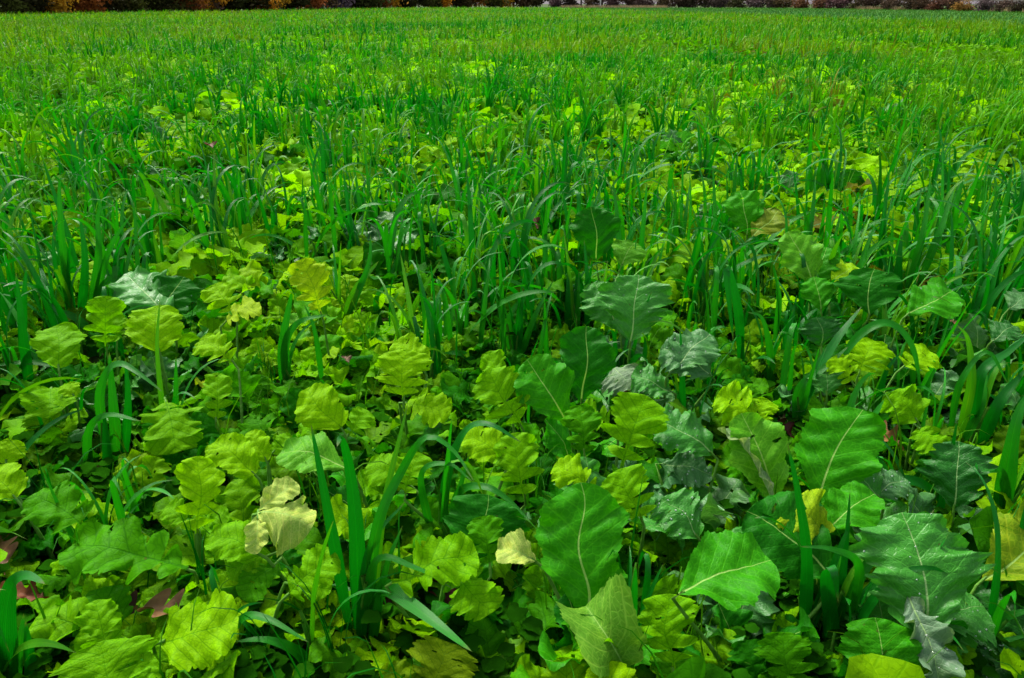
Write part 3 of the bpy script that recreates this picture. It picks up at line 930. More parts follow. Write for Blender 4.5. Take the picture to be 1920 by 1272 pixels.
hero_plant('radish', "bright yellow lobed radish leaf rising highest of its row",
           [H('radish', 603, 590, 565, 487, 75, (.29, .46, .005), bz=.27, k=1, up=.35)], short="the highest yellow radish leaf")
hero_plant('radish', "glossy yellow radish leaf lying nearly flat before a silver kale",
           [H('radish', 420, 605, 490, 575, 80, (.30, .46, .012), bz=.28, up=.8), H('radish', 440, 590, 400, 535, 75, BY, bz=.27)], short="the flat glossy yellow radish leaf")
hero_plant('radish', "bright yellow-green fan-shaped radish leaf with dark veins",
           [H('round', 298, 660, 298, 573, 105, BY, bz=.26, k=.8, up=.45), H('radish', 290, 640, 245, 600, 50, BY, bz=.25)], short="the fan-shaped radish leaf")
hero_plant('radish', "lobed lime radish leaf left of the fan-shaped one", [H('radish', 200, 650, 202, 555, 72, LI, bz=.25, k=1, up=.4), H('radish', 220, 640, 228, 595, 40, LI, bz=.24)])
hero_plant('radish', "wide yellow-green radish leaf beside dark oat blades", [H('round', 110, 690, 105, 612, 92, LI, bz=.25, k=.7)], short="the wide yellow-green radish leaf")
hero_plant('radish', "bowl-shaped lime radish leaf under arching oat blades", [H('round', 95, 730, 90, 785, 88, LI, bz=.22, fold=.6), H('round', 140, 745, 125, 720, 40, BY, bz=.22)])
hero_plant('radish', "pale yellow-green radish leaf right of the fan-shaped one", [H('radish', 440, 680, 378, 635, 75, BY, bz=.25), H('radish', 405, 790, 405, 700, 60, LI, bz=.2)])
hero_plant('radish', "drooping yellow-green radish leaf with a serrated edge among oat blades", [H('radish', 310, 750, 330, 850, 110, LI, bz=.24, k=.6)])
hero_plant('turnip', "upright dark turnip leaf above the silvery kale", [H('turnip', 1118, 490, 1108, 388, 85, TD, bz=.25, k=1, up=.25), H('turnip', 1165, 500, 1190, 455, 70, TP, bz=.25)], short="the upright dark turnip leaf")
hero_plant('turnip', "pale turnip leaf bending left above a dark hollow", [H('turnip', 1400, 440, 1385, 358, 72, TF, bz=.25, k=.9), H('turnip', 1410, 445, 1462, 395, 65, (0.12, .20, .01), bz=.25)], short="the pale turnip leaf over the hollow")
hero_plant('turnip', "row of broad pale turnip leaves right of a dark hollow", [H('turnip', 1530, 540, 1478, 435, 75, TP, bz=.25, k=.9), H('turnip', 1520, 540, 1550, 465, 75, TF, bz=.24, k=.9), H('turnip', 1540, 585, 1525, 520, 60, TF, bz=.22)], short="the broad pale turnip leaves")
hero_plant('turnip', "dark broad turnip leaf behind a thick oat clump", [H('turnip', 1630, 590, 1640, 505, 110, TD, bz=.25, k=.9), H('turnip', 1560, 530, 1605, 500, 60, BY, bz=.27)])
hero_plant('turnip', "wide turnip leaf dotted with drops over yellow radish leaves", [H('turnip', 1700, 590, 1788, 545, 90, TF, bz=.27)], drops=14, short="the wide drop-dotted turnip leaf")
hero_plant('kale', "dark turned kale leaf with a pale midrib among frilly radish leaves", [H('kale', 1540, 650, 1530, 595, 75, KD, bz=.25, k=1), H('kale', 1550, 740, 1545, 690, 70, KG, bz=.2)])
hero_plant('radish', "yellow ruffled radish leaf right of a dark gap with kale", [H('radish', 1430, 800, 1345, 740, 100, BY, bz=.24, ruffle=.09), H('radish', 1420, 800, 1440, 750, 60, BY, bz=.24)], short="the yellow ruffled radish leaf")
hero_plant('radish', "yellow-edged wavy radish leaf under tall arching oat blades", [H('round', 1720, 790, 1672, 735, 90, LI, bz=.23, ruffle=.1), H('radish', 1720, 800, 1760, 850, 70, LI, bz=.22)], short="the wavy yellow-edged radish leaf")
hero_plant('radish', "frilled yellow radish leaves beneath a diagonal oat blade", [H('radish', 1610, 700, 1640, 640, 90, BY, bz=.24), H('radish', 1600, 720, 1560, 670, 60, BY, bz=.23), H('radish', 1690, 690, 1745, 660, 70, BY, bz=.24)])
hero_plant('kale', "small folded kale leaf beside a dark-brown gap near the frame's edge", [H('kale', 1890, 580, 1930, 555, 60, KB, bz=.25), H('kale', 1860, 640, 1900, 610, 60, KD, bz=.24)])


# oat clumps picked out by eye: (ground px, py), blades as [(px, py, forward offset)...] through base, bend, tip
def hero_oat(label, gx_, gy_, blades, gz=0.02, short=None, stems=1, extra=2):
    g = at_z(gx_, gy_, gz)
    root = np.array([g[0], g[1], 0.0])
    o = empty("oat_clump", root)
    tag(o, label, CAT['oat'], GRP['oat'])
    occupied.append((root[0], root[1]))
    for pts, wpx, tone in blades:
        Q = []
        for px, py, dy in pts:
            Q.append(at_y(px, py, g[1] + dy))
        d = proj(Q[0])[2]
        toc = unit(CAM - Q[len(Q) // 2])
        b = blade_geom(np.array(Q), wpx * .68 / FPX * d, 30, toc + np.array([random.uniform(-.3, .3), 0, .35]), random.uniform(-.25, .25), 5)
        link("blade", mesh("oat_blade", b[0] - root, b[1], M_OAT, b[2]), o, tone)
        hero_points.append(b[0][len(b[0]) // 5:])
    for _ in range(stems):
        st = random.choice(OAT_STEM)
        link("stem", st[0], o).rotation_euler = (0, 0, random.uniform(0, 6))
    for _ in range(extra):
        m = random.choice(OAT_BLADE)
        b = link("blade", m[0], o, vary(random.choice(OAT_TONES)[1])); b.rotation_euler = (0, 0, random.uniform(0, 6.28))
        s = random.uniform(.7, .95); b.scale = (s, s, s)
    if short:
        LANDMARK.append((short, gx_, gy_ - 120, root))
    return o


OD, OG, OLt = [t[1] for t in OAT_TONES]
hero_oat("tall oat clump with two broad upright blades and a bundle of stems below", 690, 1215,
         [([(672, 1190, 0), (668, 1000, .01), (655, 880, .02), (640, 822, .0), (632, 838, -.05)], 44, OD),
          ([(655, 1180, 0), (615, 960, .02), (583, 795, .05)], 34, OD),
          ([(690, 1190, 0), (705, 1000, 0), (755, 880, .02), (800, 820, .0), (850, 845, -.02), (890, 905, -.06)], 30, OG),
          ([(695, 1200, 0), (715, 980, .02), (765, 755, .06)], 26, OLt),
          ([(700, 1200, 0), (715, 1105, -.02), (780, 1140, -.10), (885, 1222, -.2)], 46, OG),
          ([(675, 1260, -.02), (690, 1040, 0), (760, 940, .02)], 30, OD),
          ([(690, 1250, -.02), (720, 1080, -.02), (755, 985, 0)], 26, OG),
          ([(690, 1250, 0), (700, 1060, -.02), (780, 1065, -.05), (850, 1105, -.08)], 26, OG)], short="the tall oat clump with stems", stems=3)
hero_oat("oat clump with one dark blade arching right over lime leaves", 835, 1060,
         [([(828, 1040, 0), (838, 900, .01), (870, 812, .01), (915, 795, -.02), (978, 830, -.05)], 30, OD),
          ([(826, 1040, 0), (850, 960, .0), (880, 850, .03)], 22, OG),
          ([(840, 1040, 0), (858, 930, .01), (905, 912, -.02), (950, 935, -.05), (1000, 985, -.1)], 24, OG),
          ([(820, 1040, 0), (790, 895, .0), (840, 870, -.02), (888, 905, -.05)], 22, OG)], short="the dark arching oat blade")
hero_oat("single tall straight oat blade beside a folded one, lower right", 1508, 1240,
         [([(1505, 1230, 0), (1512, 1050, 0), (1495, 920, .01), (1476, 830, .02)], 34, OD),
          ([(1562, 1260, 0), (1555, 1150, -.01), (1548, 1075, -.01), (1562, 1068, -.04), (1572, 1130, -.05)], 46, OD)], short="the tall straight oat blade")
hero_oat("oat clump sending two broad blades diagonally up over the frilled kale", 1555, 1235,
         [([(1560, 1210, 0), (1610, 1140, 0), (1680, 1060, .02), (1752, 955, .06)], 44, OD),
          ([(1570, 1215, 0), (1600, 1100, 0), (1650, 1030, .02), (1720, 975, .06)], 40, OG),
          ([(1550, 1220, 0), (1590, 1090, 0), (1650, 1005, .03)], 22, OLt),
          ([(1600, 1150, 0), (1610, 1060, -.02), (1560, 1030, -.03), (1500, 1025, -.03)], 26, OG)], short="the diagonal oat blades", stems=2)
hero_oat("oat clump with thin blades arching like hoops over the puckered yellow leaf", 1545, 1010,
         [([(1535, 1005, 0), (1570, 900, 0), (1605, 848, 0), (1660, 880, -.02), (1688, 1000, -.05)], 22, OG),
          ([(1540, 1010, 0), (1600, 960, 0), (1665, 945, -.01), (1700, 1000, -.03)], 24, OG),
          ([(1640, 930, .05), (1690, 900, .05), (1740, 915, .04), (1775, 960, .03), (1782, 1030, 0)], 26, OD)], short="the hoop-shaped oat blades")
hero_oat("broad oat blade rising at the frame's edge above the half-yellow turnip leaf", 1868, 1020,
         [([(1870, 1000, 0), (1885, 900, 0), (1905, 790, .02), (1930, 730, .05)], 50, OG),
          ([(1878, 1000, 0), (1882, 900, 0), (1850, 882, -.01), (1765, 935, -.03)], 26, OG)], short="the broad oat blade at the frame's edge")
hero_oat("oat blades curving right out of the low corner below the drop-sprinkled kale", 1830, 1275,
         [([(1828, 1260, 0), (1850, 1195, 0), (1880, 1160, 0), (1945, 1140, -.02)], 36, OG), ([(1835, 1265, 0), (1870, 1210, 0), (1930, 1190, -.02)], 24, OG)])
hero_oat("thick oat blades in the lowest left corner, one bending right", 30, 1330,
         [([(15, 1320, 0), (10, 1180, 0), (22, 1100, 0), (50, 1080, -.02), (85, 1095, -.05)], 60, OD), ([(70, 1330, 0), (55, 1230, 0), (48, 1165, .01)], 42, OD),
          ([(20, 1330, 0), (35, 1220, 0), (45, 1150, .02)], 34, OG)], short="the thick oat blades in the low corner")
hero_oat("oat blade lying flat and bowed across the bottom edge by the crinkled radish leaf", 600, 1300,
         [([(600, 1285, 0), (560, 1225, 0), (500, 1200, -.01), (440, 1203, -.02)], 32, OG), ([(410, 1260, .04), (450, 1165, .04), (500, 1160, .02), (580, 1205, -.02)], 26, OG)])
hero_oat("two tall narrow oat blades crossing above the narrow-necked radish leaf", 335, 880,
         [([(335, 860, 0), (330, 770, 0), (330, 668, .02)], 20, OG), ([(330, 900, 0), (310, 800, 0), (295, 660, .03), (300, 560, .06)], 16, OLt)])
hero_oat("oat clump with blades folding over to both sides left of the fan-shaped leaf", 210, 900,
         [([(210, 880, 0), (188, 760, 0), (200, 700, 0), (225, 682, -.02), (260, 700, -.05), (305, 735, -.08)], 26, OG),
          ([(225, 890, 0), (215, 790, .0), (205, 660, .03)], 30, OG), ([(230, 880, 0), (240, 760, 0), (235, 670, .02)], 24, OD),
          ([(190, 960, -.05), (165, 860, -.05), (170, 800, -.05), (205, 778, -.06), (265, 790, -.1)], 24, OG),
          ([(205, 920, -.04), (200, 840, -.04), (195, 770, -.03)], 26, OD)], short="the oat clump folding both ways", extra=2)
hero_oat("dense dark oat clump with broad blades at the field's left side", 150, 640,
         [([(140, 640, 0), (125, 520, 0), (100, 440, .02)], 26, OD), ([(180, 720, -.1), (165, 620, -.06), (110, 585, -.06), (75, 615, -.06)], 26, OG),
          ([(150, 620, 0), (160, 500, 0), (150, 400, .03)], 24, OD), ([(165, 620, 0), (185, 480, 0), (185, 400, .02), (215, 385, 0)], 22, OG),
          ([(130, 590, 0), (115, 430, 0), (112, 345, .02), (122, 335, -.01)], 20, OG), ([(170, 600, 0), (205, 470, 0), (248, 400, .04)], 18, OG),
          ([(175, 610, 0), (190, 540, 0), (225, 520, -.02), (270, 550, -.05)], 18, OG)], short="the dense dark oat clump", extra=5)
hero_oat("oat blade pair at the frame's edge with one blade sweeping far left", 40, 760,
         [([(60, 760, 0), (45, 640, 0), (30, 510, .03)], 26, OD), ([(180, 745, 0), (120, 690, 0), (40, 680, 0), (-30, 690, -.02)], 20, OG), ([(40, 660, .1), (45, 560, .1), (50, 500, .12)], 22, OD)], extra=3)
hero_oat("oat clump with pale bent tops beside the highest yellow leaf", 545, 760,
         [([(535, 745, 0), (530, 650, 0), (545, 560, .02), (548, 550, 0)], 28, OG), ([(540, 750, 0), (535, 650, 0), (560, 605, 0), (615, 590, -.03)], 24, OG),
          ([(605, 720, 0), (590, 620, 0), (570, 570, .02)], 16, OG)], short="the oat clump with pale bent tops")
hero_oat("oat clump leaning right beyond the highest yellow radish leaf", 640, 620,
         [([(640, 615, 0), (670, 540, 0), (710, 490, .04)], 26, OLt), ([(645, 610, 0), (690, 500, 0), (695, 440, .03)], 20, OG), ([(720, 640, 0), (705, 570, 0), (720, 540, 0), (745, 540, -.02)], 18, OG),
          ([(760, 610, 0), (790, 550, 0), (825, 490, .04)], 16, OLt)], short="the right-leaning oat clump", extra=4)
hero_oat("fan of narrow upright oat blades left of the two tall turnip leaves", 965, 690,
         [([(962, 680, 0), (955, 600, 0), (985, 550, .02)], 24, OG), ([(968, 685, 0), (975, 620, 0), (980, 540, .02)], 18, OD), ([(970, 690, 0), (1000, 600, 0), (1038, 525, .04)], 18, OG),
          ([(905, 700, -.1), (870, 665, -.1), (830, 662, -.1)], 22, OG)], short="the fan of oat blades", extra=3)
hero_oat("row of straight oat blades beside the large silvery kale leaf", 1075, 640,
         [([(1065, 640, 0), (1065, 560, 0), (1065, 500, .03)], 18, OD), ([(1080, 640, 0), (1085, 560, 0), (1085, 510, .02)], 16, OG), ([(1100, 630, 0), (1102, 540, 0), (1095, 450, .04)], 18, OD)], extra=4)
hero_oat("drooping dark oat blade hanging straight down over yellow radish leaves", 1385, 740,
         [([(1390, 720, 0), (1385, 600, 0), (1370, 520, 0), (1362, 512, -.02), (1375, 640, -.05)], 26, OD), ([(1440, 760, 0), (1445, 680, 0), (1430, 600, 0), (1400, 585, 0)], 24, OG),
          ([(1452, 640, .05), (1460, 560, .05), (1448, 490, .05)], 18, OG)], short="the drooping dark oat blade", extra=2)
hero_oat("tall diagonal oat blades with one long hoop to the right", 1490, 840,
         [([(1482, 830, 0), (1510, 740, 0), (1560, 650, .03), (1615, 575, .08)], 34, OD), ([(1490, 800, 0), (1500, 730, 0), (1545, 690, 0), (1590, 650, .03)], 26, OG),
          ([(1560, 700, .05), (1610, 630, .05), (1665, 606, .05), (1710, 650, .03), (1728, 745, 0)], 22, OG), ([(1640, 780, 0), (1660, 700, 0), (1690, 660, 0)], 18, OD)], short="the tall diagonal oat blades")
hero_oat("large leaning oat clump at the frame's edge with broad green and yellowish blades", 1810, 870,
         [([(1795, 830, 0), (1820, 720, 0), (1815, 640, .02), (1795, 610, 0)], 26, OLt), ([(1830, 850, 0), (1870, 760, 0), (1925, 690, .04)], 36, OD), ([(1800, 840, 0), (1840, 760, 0), (1850, 690, .04)], 24, OG),
          ([(1825, 800, 0), (1840, 700, 0), (1890, 660, .04), (1940, 620, .08)], 28, OD), ([(1780, 820, 0), (1800, 720, 0), (1850, 660, 0), (1890, 720, -.03)], 18, OG)], short="the large leaning oat clump", extra=3)
hero_oat("thick dark oat clump right of the broad pale turnip leaves", 1690, 600,
         [([(1680, 590, 0), (1685, 500, 0), (1690, 440, .03)], 26, OD), ([(1665, 590, 0), (1670, 540, 0), (1668, 480, .02)], 24, OD), ([(1720, 540, 0), (1760, 440, 0), (1790, 350, .06)], 20, OG),
          ([(1700, 540, 0), (1730, 440, 0), (1745, 330, .06)], 18, OG)], short="the thick dark oat clump", extra=5)
hero_oat("pair of short oat blades bent over a dark hollow", 1430, 550,
         [([(1425, 545, 0), (1430, 490, 0), (1418, 448, .0), (1395, 455, -.02)], 18, OD), ([(1440, 560, 0), (1450, 510, 0), (1448, 488, 0)], 16, OG)])
for gx_, gy_, s, lab in ((430, 540, 1.15, "bushy oat clump with arching tops behind the silver-green kale leaf"), (470, 500, 1.1, "oat clump with pale arched tips, upper left of the field"), (860, 400, 1.1, "tall dark oat clump in the middle distance"),
                         (930, 560, 1.0, "oat clump with one white-edged arching blade beside the dark gap"), (1010, 450, 1.05, "narrow upright oat clump left of the upright dark turnip leaf"), (1290, 640, 1.0, "oat clump of thin arching blades right of the silvery kale"),
                         (1550, 420, 1.1, "thin tall oat clump behind the broad pale turnip leaves"), (300, 560, 1.0, "scattered oat blades before the bushy clump"), (755, 420, 1.0, "oat clump with crossing blades in the middle distance"),
                         (1840, 640, 1.05, "dark oat clump near the frame's edge behind the leaning one"), (20, 560, 1.1, "dark upright oat clump on the frame's edge")):
    g = at_z(gx_, gy_, 0)
    o = empty("oat_clump", (g[0], g[1], 0), random.uniform(0, 6))
    o.scale = (s, s, s * 1.05)
    tag(o, lab, CAT['oat'], GRP['oat'])
    occupied.append((g[0], g[1]))
    link("stem", random.choice(OAT_STEM)[0], o)
    for j in range(11):
        b = link("blade", random.choice(OAT_BLADE)[0], o, vary(random.choice(OAT_TONES)[1]))
        b.rotation_euler = (random.uniform(-.12, .12), random.uniform(-.12, .12), random.uniform(0, 6.28))
        b.location = (random.uniform(-.04, .04), random.uniform(-.03, .03), 0)

# ------------------------------------------------------------------ dry oak leaves lying among the plants
def oak_geom(L, seed):
    r = np.random.default_rng(seed)
    nr, nc = 60, 9
    t = np.linspace(0, 1, nr)
    w = 0.30 * np.sin(np.clip(t, 0, 1) ** 0.8 * math.pi) ** 0.6 * (0.62 + 0.38 * np.cos((t - .08) * 2 * math.pi * 4.2)) + 0.02
    w *= np.clip((1 - t) / .05, 0, 1) ** .5
    w = np.where(t < .16, .012, w)
    P = np.stack([0 * t, t * L, 0.10 * L * np.sin(t * 3.1 + r.random())], 1)
    u = np.linspace(-1, 1, nc)
    x = w[:, None] * u[None]
    z = (0.5 * np.abs(x) + 0.05 * np.sin(t * 20)[:, None] * u[None]) * L
    V = P[:, None] + np.stack([x * L, .25 * np.abs(x) * L, z], -1)
    return V.reshape(-1, 3), grid_faces(nr, nc)


OAK_G = [oak_geom(.13, k) for k in range(3)]
OAK_V = [g[0] for g in OAK_G]
OAKS = [mesh("oak_leaf", *g, M_OAK) for g in OAK_G]
for px, py, z, rz, sc_, col, lab in ((250, 1148, .12, -1.9, 1.0, (0.25, 0.125, 0.08), "pinkish dry oak leaf resting on radish leaves beside the crinkled one"), (268, 1182, .09, 1.2, 1.0, (0.07, 0.015, 0.008), "dark red dry oak leaf under the pinkish one"),
                                     (98, 1128, .09, 1.9, .8, (0.17, 0.045, 0.014), "orange dry oak leaf left of the pinkish one"), (12, 1082, .1, .6, .9, (0.22, 0.11, 0.07), "pinkish dry leaf near the thick oat blades in the low corner"), (15, 1100, .08, 1.4, .9, (0.15, 0.035, 0.014), "red-orange dry leaf under the pinkish one near the low corner"),
                                     (848, 1165, .06, .3, 1.0, (0.07, 0.008, 0.007), "dark red dry leaf in the gap below the large lobed radish leaf"), (765, 1160, .06, 1.3, .9, (0.07, 0.008, 0.007), "dark red dry leaf beside the stems of the tall oat clump"),
                                     (1692, 848, .12, .8, .9, (0.26, 0.13, 0.05), "tan dry leaf under the wavy yellow-edged radish leaf"), (1008, 432, .2, .7, 1.1, (0.12, 0.03, 0.013), "rust-red dry leaf in the dark gap left of the upright turnip leaf"),
                                     (655, 685, .2, .4, .38, (0.11, 0.06, 0.025), "small pinkish dry leaf left of the bright three-lobed radish leaf"), (1798, 620, .2, .4, .38, (0.2, 0.09, 0.07), "small pink dry leaf beside the large leaning oat clump"),
                                     (595, 1100, .12, 2.2, .38, (0.3, 0.15, 0.1), "small brown dry leaf under the folded lime radish"), (400, 282, .3, .5, 1.0, (0.14, 0.04, 0.012), "bright red dry leaf caught among oat blades, far left"),
                                     (1490, 830, .08, .5, .9, (0.09, 0.012, 0.008), "red dry leaf in the shade left of the toothed turnip leaf"), (1175, 755, .08, .2, .9, (0.2, 0.1, 0.06), "brown dry leaf in the hollow of the deeply cut radish")):
    p = at_z(px, py, z)
    o = link("oak_leaf", OAKS[int(px) % 3], None, (col[0], col[1], col[2] * .55), p)
    o.rotation_euler = (random.uniform(.1, .5), random.uniform(-.4, .4), rz); o.scale = (sc_,) * 3
    tag(o, lab, "dry leaf", "dry oak leaves in the crop")
    hero_points.append(OAK_V[int(px) % 3] * sc_ + p)

# ------------------------------------------------------------------ the crop: candidates over the whole view, the nearest as plants of their own
HALF = 960 / FPX


def scatter(y0, y1, step, jit=0.42, side=0.6):
    """jittered grid over the view with a margin for steps to the side; spacing step(y)"""
    out = []
    y = y0
    while y < y1:
        s = step(y) if callable(step) else step
        hw = HALF * (y * 0.93 + 0.35) + side + 0.05 * y
        n = int(2 * hw / s) + 1
        x = -hw + (np.arange(n) + .5) * s + rng.uniform(-jit, jit, n) * s
        out.append(np.stack([x, y + rng.uniform(-jit, jit, n) * s], 1))
        y += s
    p = np.concatenate(out)
    return p[far_side(p[:, 0], p[:, 1]) < rng.normal(0, .5, len(p))]


CELL = 8
DEPTH = np.full((1400 // CELL, 2200 // CELL), np.inf)     # nearest leaf placed by eye, per cell of the photograph


def cells(W):
    v = W - CAM
    dz = np.maximum(v @ FWD, .05)
    i = ((636 - FPX * (v @ UPV) / dz) / CELL).astype(int); j = ((1100 + FPX * (v @ RGT) / dz) / CELL).astype(int)
    ok = (i >= 0) & (i < DEPTH.shape[0]) & (j >= 0) & (j < DEPTH.shape[1])
    return i[ok], j[ok], dz[ok]


for W in hero_points:
    i, j, d = cells(W)
    np.minimum.at(DEPTH, (i, j), d)


def hides(W):
    """share of these points that would stand in front of a leaf placed by eye"""
    i, j, d = cells(W)
    return 0.0 if not len(i) else float(np.mean((d < DEPTH[i, j] - .005) & np.isfinite(DEPTH[i, j])))


def placed(V, rx, ry, rz, q, loc, prz, ps, root):
    """world points of a leaf mesh under its own and its plant's turn and scale"""
    M = (Euler((0, 0, prz)).to_matrix() @ Matrix.Diagonal(ps)) @ (Euler((rx, ry, rz)).to_matrix() * q)
    W = V @ np.array(M).T
    off = np.array(Euler((0, 0, prz)).to_matrix() @ (Matrix.Diagonal(ps) @ Vector(loc)))
    return W + off + np.asarray(root)


OCC = np.array(occupied)
WORDS = {'behind': "behind", 'before': "in front of", 'left': "left of", 'right': "right of"}


def place_words(x, y):
    px, py, _ = proj((x, y, .2))
    best = min(LANDMARK, key=lambda l: (l[1] - px) ** 2 + ((l[2] - py) * 1.5) ** 2)
    dx, dy = px - best[1], (py - best[2]) * 1.3
    d = math.hypot(dx, dy)
    w = ('left' if dx < 0 else 'right') if abs(dx) > abs(dy) else ('behind' if dy < 0 else 'before')
    return w, best[0], d


pending = {}     # look + direction + landmark -> [(distance, object)]


def later_label(o, look, x, y):
    w, lm, d = place_words(x, y)
    pending.setdefault((look, w, lm), []).append((d, o))


for o, sp, lib, root, fill, t0, ft in fillers:
    a0 = random.uniform(0, 6.28)
    tones = RAD_TONES[1:4] if sp == 'radish' else (TUR_TONES if sp == 'turnip' else KAL_TONES)[:2]
    for k in range(fill):
        m = random.choice(lib)
        for attempt in range(8):
            q = random.uniform(.7, 1.05) * (1 if attempt < 4 else .6)
            tr = (random.uniform(-.3, .1), 0, a0 + k * 2.4 + attempt * .8)
            if hides(placed(m[2][0], *tr, q, (0, 0, 0), 0, (1, 1, 1), root)) < .05:
                break
        else:
            continue
        lf = link(sp + "_leaf", m[0], o, vary(ft or (t0 if random.random() < .4 and sp == 'radish' else random.choice(tones)[1])))
        lf.rotation_euler = tr; lf.scale = (q, q, q)
        link("stalk", m[1], lf)

# radish, with a few kale and turnips among them
cand = scatter(0.72, 14.0, lambda y: .128 if y < 2.6 else .15)
order = np.argsort(np.hypot(cand[:, 0] * .8, cand[:, 1]))
cand = cand[order]
kindr = rng.random(len(cand))
n_rad, n_big = 0, 0
rest = []
hero_rad = sum(1 for o in bpy.data.objects if o.name.startswith("radish_plant"))
hero_big = 45
for i, (x, y) in enumerate(cand):
    px, py, dd = proj((x, y, .2))
    inview = -60 < px < 1980 and py < 1400
    right = px > 1000
    is_big = kindr[i] < (0.11 if (right and y < 3) else 0.06)
    if len(OCC) and np.min(np.hypot(OCC[:, 0] - x, OCC[:, 1] - y)) < 0.055:
        continue
    if vnoise(x * 1.1 + 30, y * 1.1 + 9) < 0.16 and y < 3.2:
        continue                                  # open dark gaps
    if (not is_big and n_rad + hero_rad >= 300) or (is_big and n_big + hero_big >= 200):
        rest.append((x, y, is_big)); continue
    if not inview and dd < 4.5:
        if rng.random() < .9: rest.append((x, y, is_big))
        continue
    s = rng.uniform(.75, 1.15) * (1.0 if y < 2.4 else 1.2)
    low = False
    rz = rng.uniform(0, 6.28)
    sp = ('kale' if kindr[i] < .045 or (right and kindr[i] < .075) else 'turnip') if is_big else 'radish'
    if is_big: n_big += 1; s *= .85
    else: n_rad += 1
    o = empty(sp + "_plant", (x, y, 0), rz)
    o.scale = (s, s, s)
    if sp == 'radish':
        v = vnoise(x * 1.6, y * 1.6) + rng.normal(0, .18) + (.08 if y > 2 else 0) - (.2 if low else 0)
        ti = 0 if v > .66 else 1 if v > .46 else 2 if v > .26 else 3 if rng.random() < .7 else 4
        tones, lib = RAD_TONES, RAD_LEAF
    else:
        tones = TUR_TONES if sp == 'turnip' else KAL_TONES
        ti = int(rng.integers(0, 3)); lib = BIG_LEAF[sp]
    tw, tc = tones[ti]
    o["category"] = CAT[sp]; o["group"] = GRP[sp]
    size = "low" if low else "full-grown" if s > .95 else "mid-sized"
    noun = dict(radish="lobed radish", turnip="broad-leaved turnip", kale="frilled kale")[sp]
    later_label(o, f"{size} {tw} {noun}", x, y)
    n = int(rng.integers(9, 13) if y < 2.4 else rng.integers(6, 9)) if sp == 'radish' else int(rng.integers(4, 6))
    a0 = rng.uniform(0, 6.28); made = 0
    for k in range(n):
        m = lib[int(rng.integers(0, len(lib)))]
        c = tc if rng.random() < .62 else tones[min(ti + 1, len(tones) - 1)][1]
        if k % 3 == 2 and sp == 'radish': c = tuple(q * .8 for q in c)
        tr = None
        for attempt in range(7):
            q = rng.uniform(.75, 1.15) * (1 if attempt < 3 else .72 if attempt < 5 else .5)
            tr = (rng.uniform(-.12, .12) - (.3 if attempt > 3 else 0), rng.uniform(-.1, .1), a0 + k * 2.4 + rng.uniform(-.3, .3) + attempt * .9)
            if y > 2.9 or hides(placed(m[2][0], *tr, q, (0, 0, 0), rz, (s, s, s), (x, y, 0))) < .05:
                break
        else:
            continue
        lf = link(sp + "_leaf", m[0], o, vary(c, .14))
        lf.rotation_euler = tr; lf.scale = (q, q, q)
        made += 1
        if dd < 2.3:
            link("stalk", m[1], lf)
    if not made:
        lf = link(sp + "_leaf", lib[0][0], o, vary(tc, .14)); lf.scale = (.35, .35, .35)

# oats
oc = np.concatenate([scatter(0.95, 2.2, 0.26), scatter(2.2, 6.5, 0.195), scatter(6.5, 14, 0.235)])
oc = oc[np.argsort(np.hypot(oc[:, 0] * .8, oc[:, 1]))]
n_oat = sum(1 for o in bpy.data.objects if o.name.startswith("oat_clump"))
rest_oat = []
for x, y in oc:
    dens = vnoise(x * 2.1 + 11, y * 2.1 + 3)
    if y < 14 and dens < (.26 if y < 2.2 else .41):
        continue
    px, py, dd = proj((x, y, .3))
    inview = -80 < px < 2000
    if n_oat >= 300 or not inview:
        rest_oat.append((x, y)); continue
    n_oat += 1
    s = rng.uniform(.8, 1.2) * (0.85 if y < 2.2 else 1.0)
    ti = int(rng.choice(3, p=[.45, .4, .15]))
    tw, tc = OAT_TONES[ti]
    orz = rng.uniform(0, 6.28)
    o = empty("oat_clump", (x, y, 0), orz)
    o.scale = (s, s, s)
    o["category"] = CAT['oat']; o["group"] = GRP['oat']
    nb = int(rng.integers(5, 8) if y < 2.2 else rng.integers(7, 12))
    later_label(o, f"{'tall' if s > 1.05 else 'short' if s < .9 else 'medium'} {tw} oat clump", x, y)
    if dd < 4:
        link("stem", OAT_STEM[int(rng.integers(0, 4))][0], o)
    for k in range(nb):
        m = OAT_BLADE[int(rng.integers(0, len(OAT_BLADE)))]
        for attempt in range(5):
            tr = (rng.uniform(-.12, .12), rng.uniform(-.12, .12), rng.uniform(0, 6.28))
            loc = (rng.normal(0, .032), rng.normal(0, .032), 0)
            q = rng.uniform(.75, 1.15)
            if y > 3.2 or hides(placed(m[1][0], *tr, q, loc, orz, (s, s, s), (x, y, 0))) < .14:
                break
        else:
            if k or nb == 1: continue
            q = .4
        b = link("blade", m[0], o, vary(tc, .2))
        b.rotation_euler = tr; b.location = loc; b.scale = (q, q, q)

for (look, w, lm), lst in pending.items():
    lst.sort(key=lambda t: t[0])
    for k, (_, o) in enumerate(lst):
        if len(lst) == 1:
            o["label"] = f"{look} {WORDS[w]} {lm}"
        else:
            o["label"] = f"{look} {WORDS[w]} {lm}, {ORD[min(k, 19)]} nearest" if k else f"{look} {WORDS[w]} {lm}, nearest"
        if len(o["label"].split()) > 15:
            o["label"] = o["label"].split(" ", 1)[1]


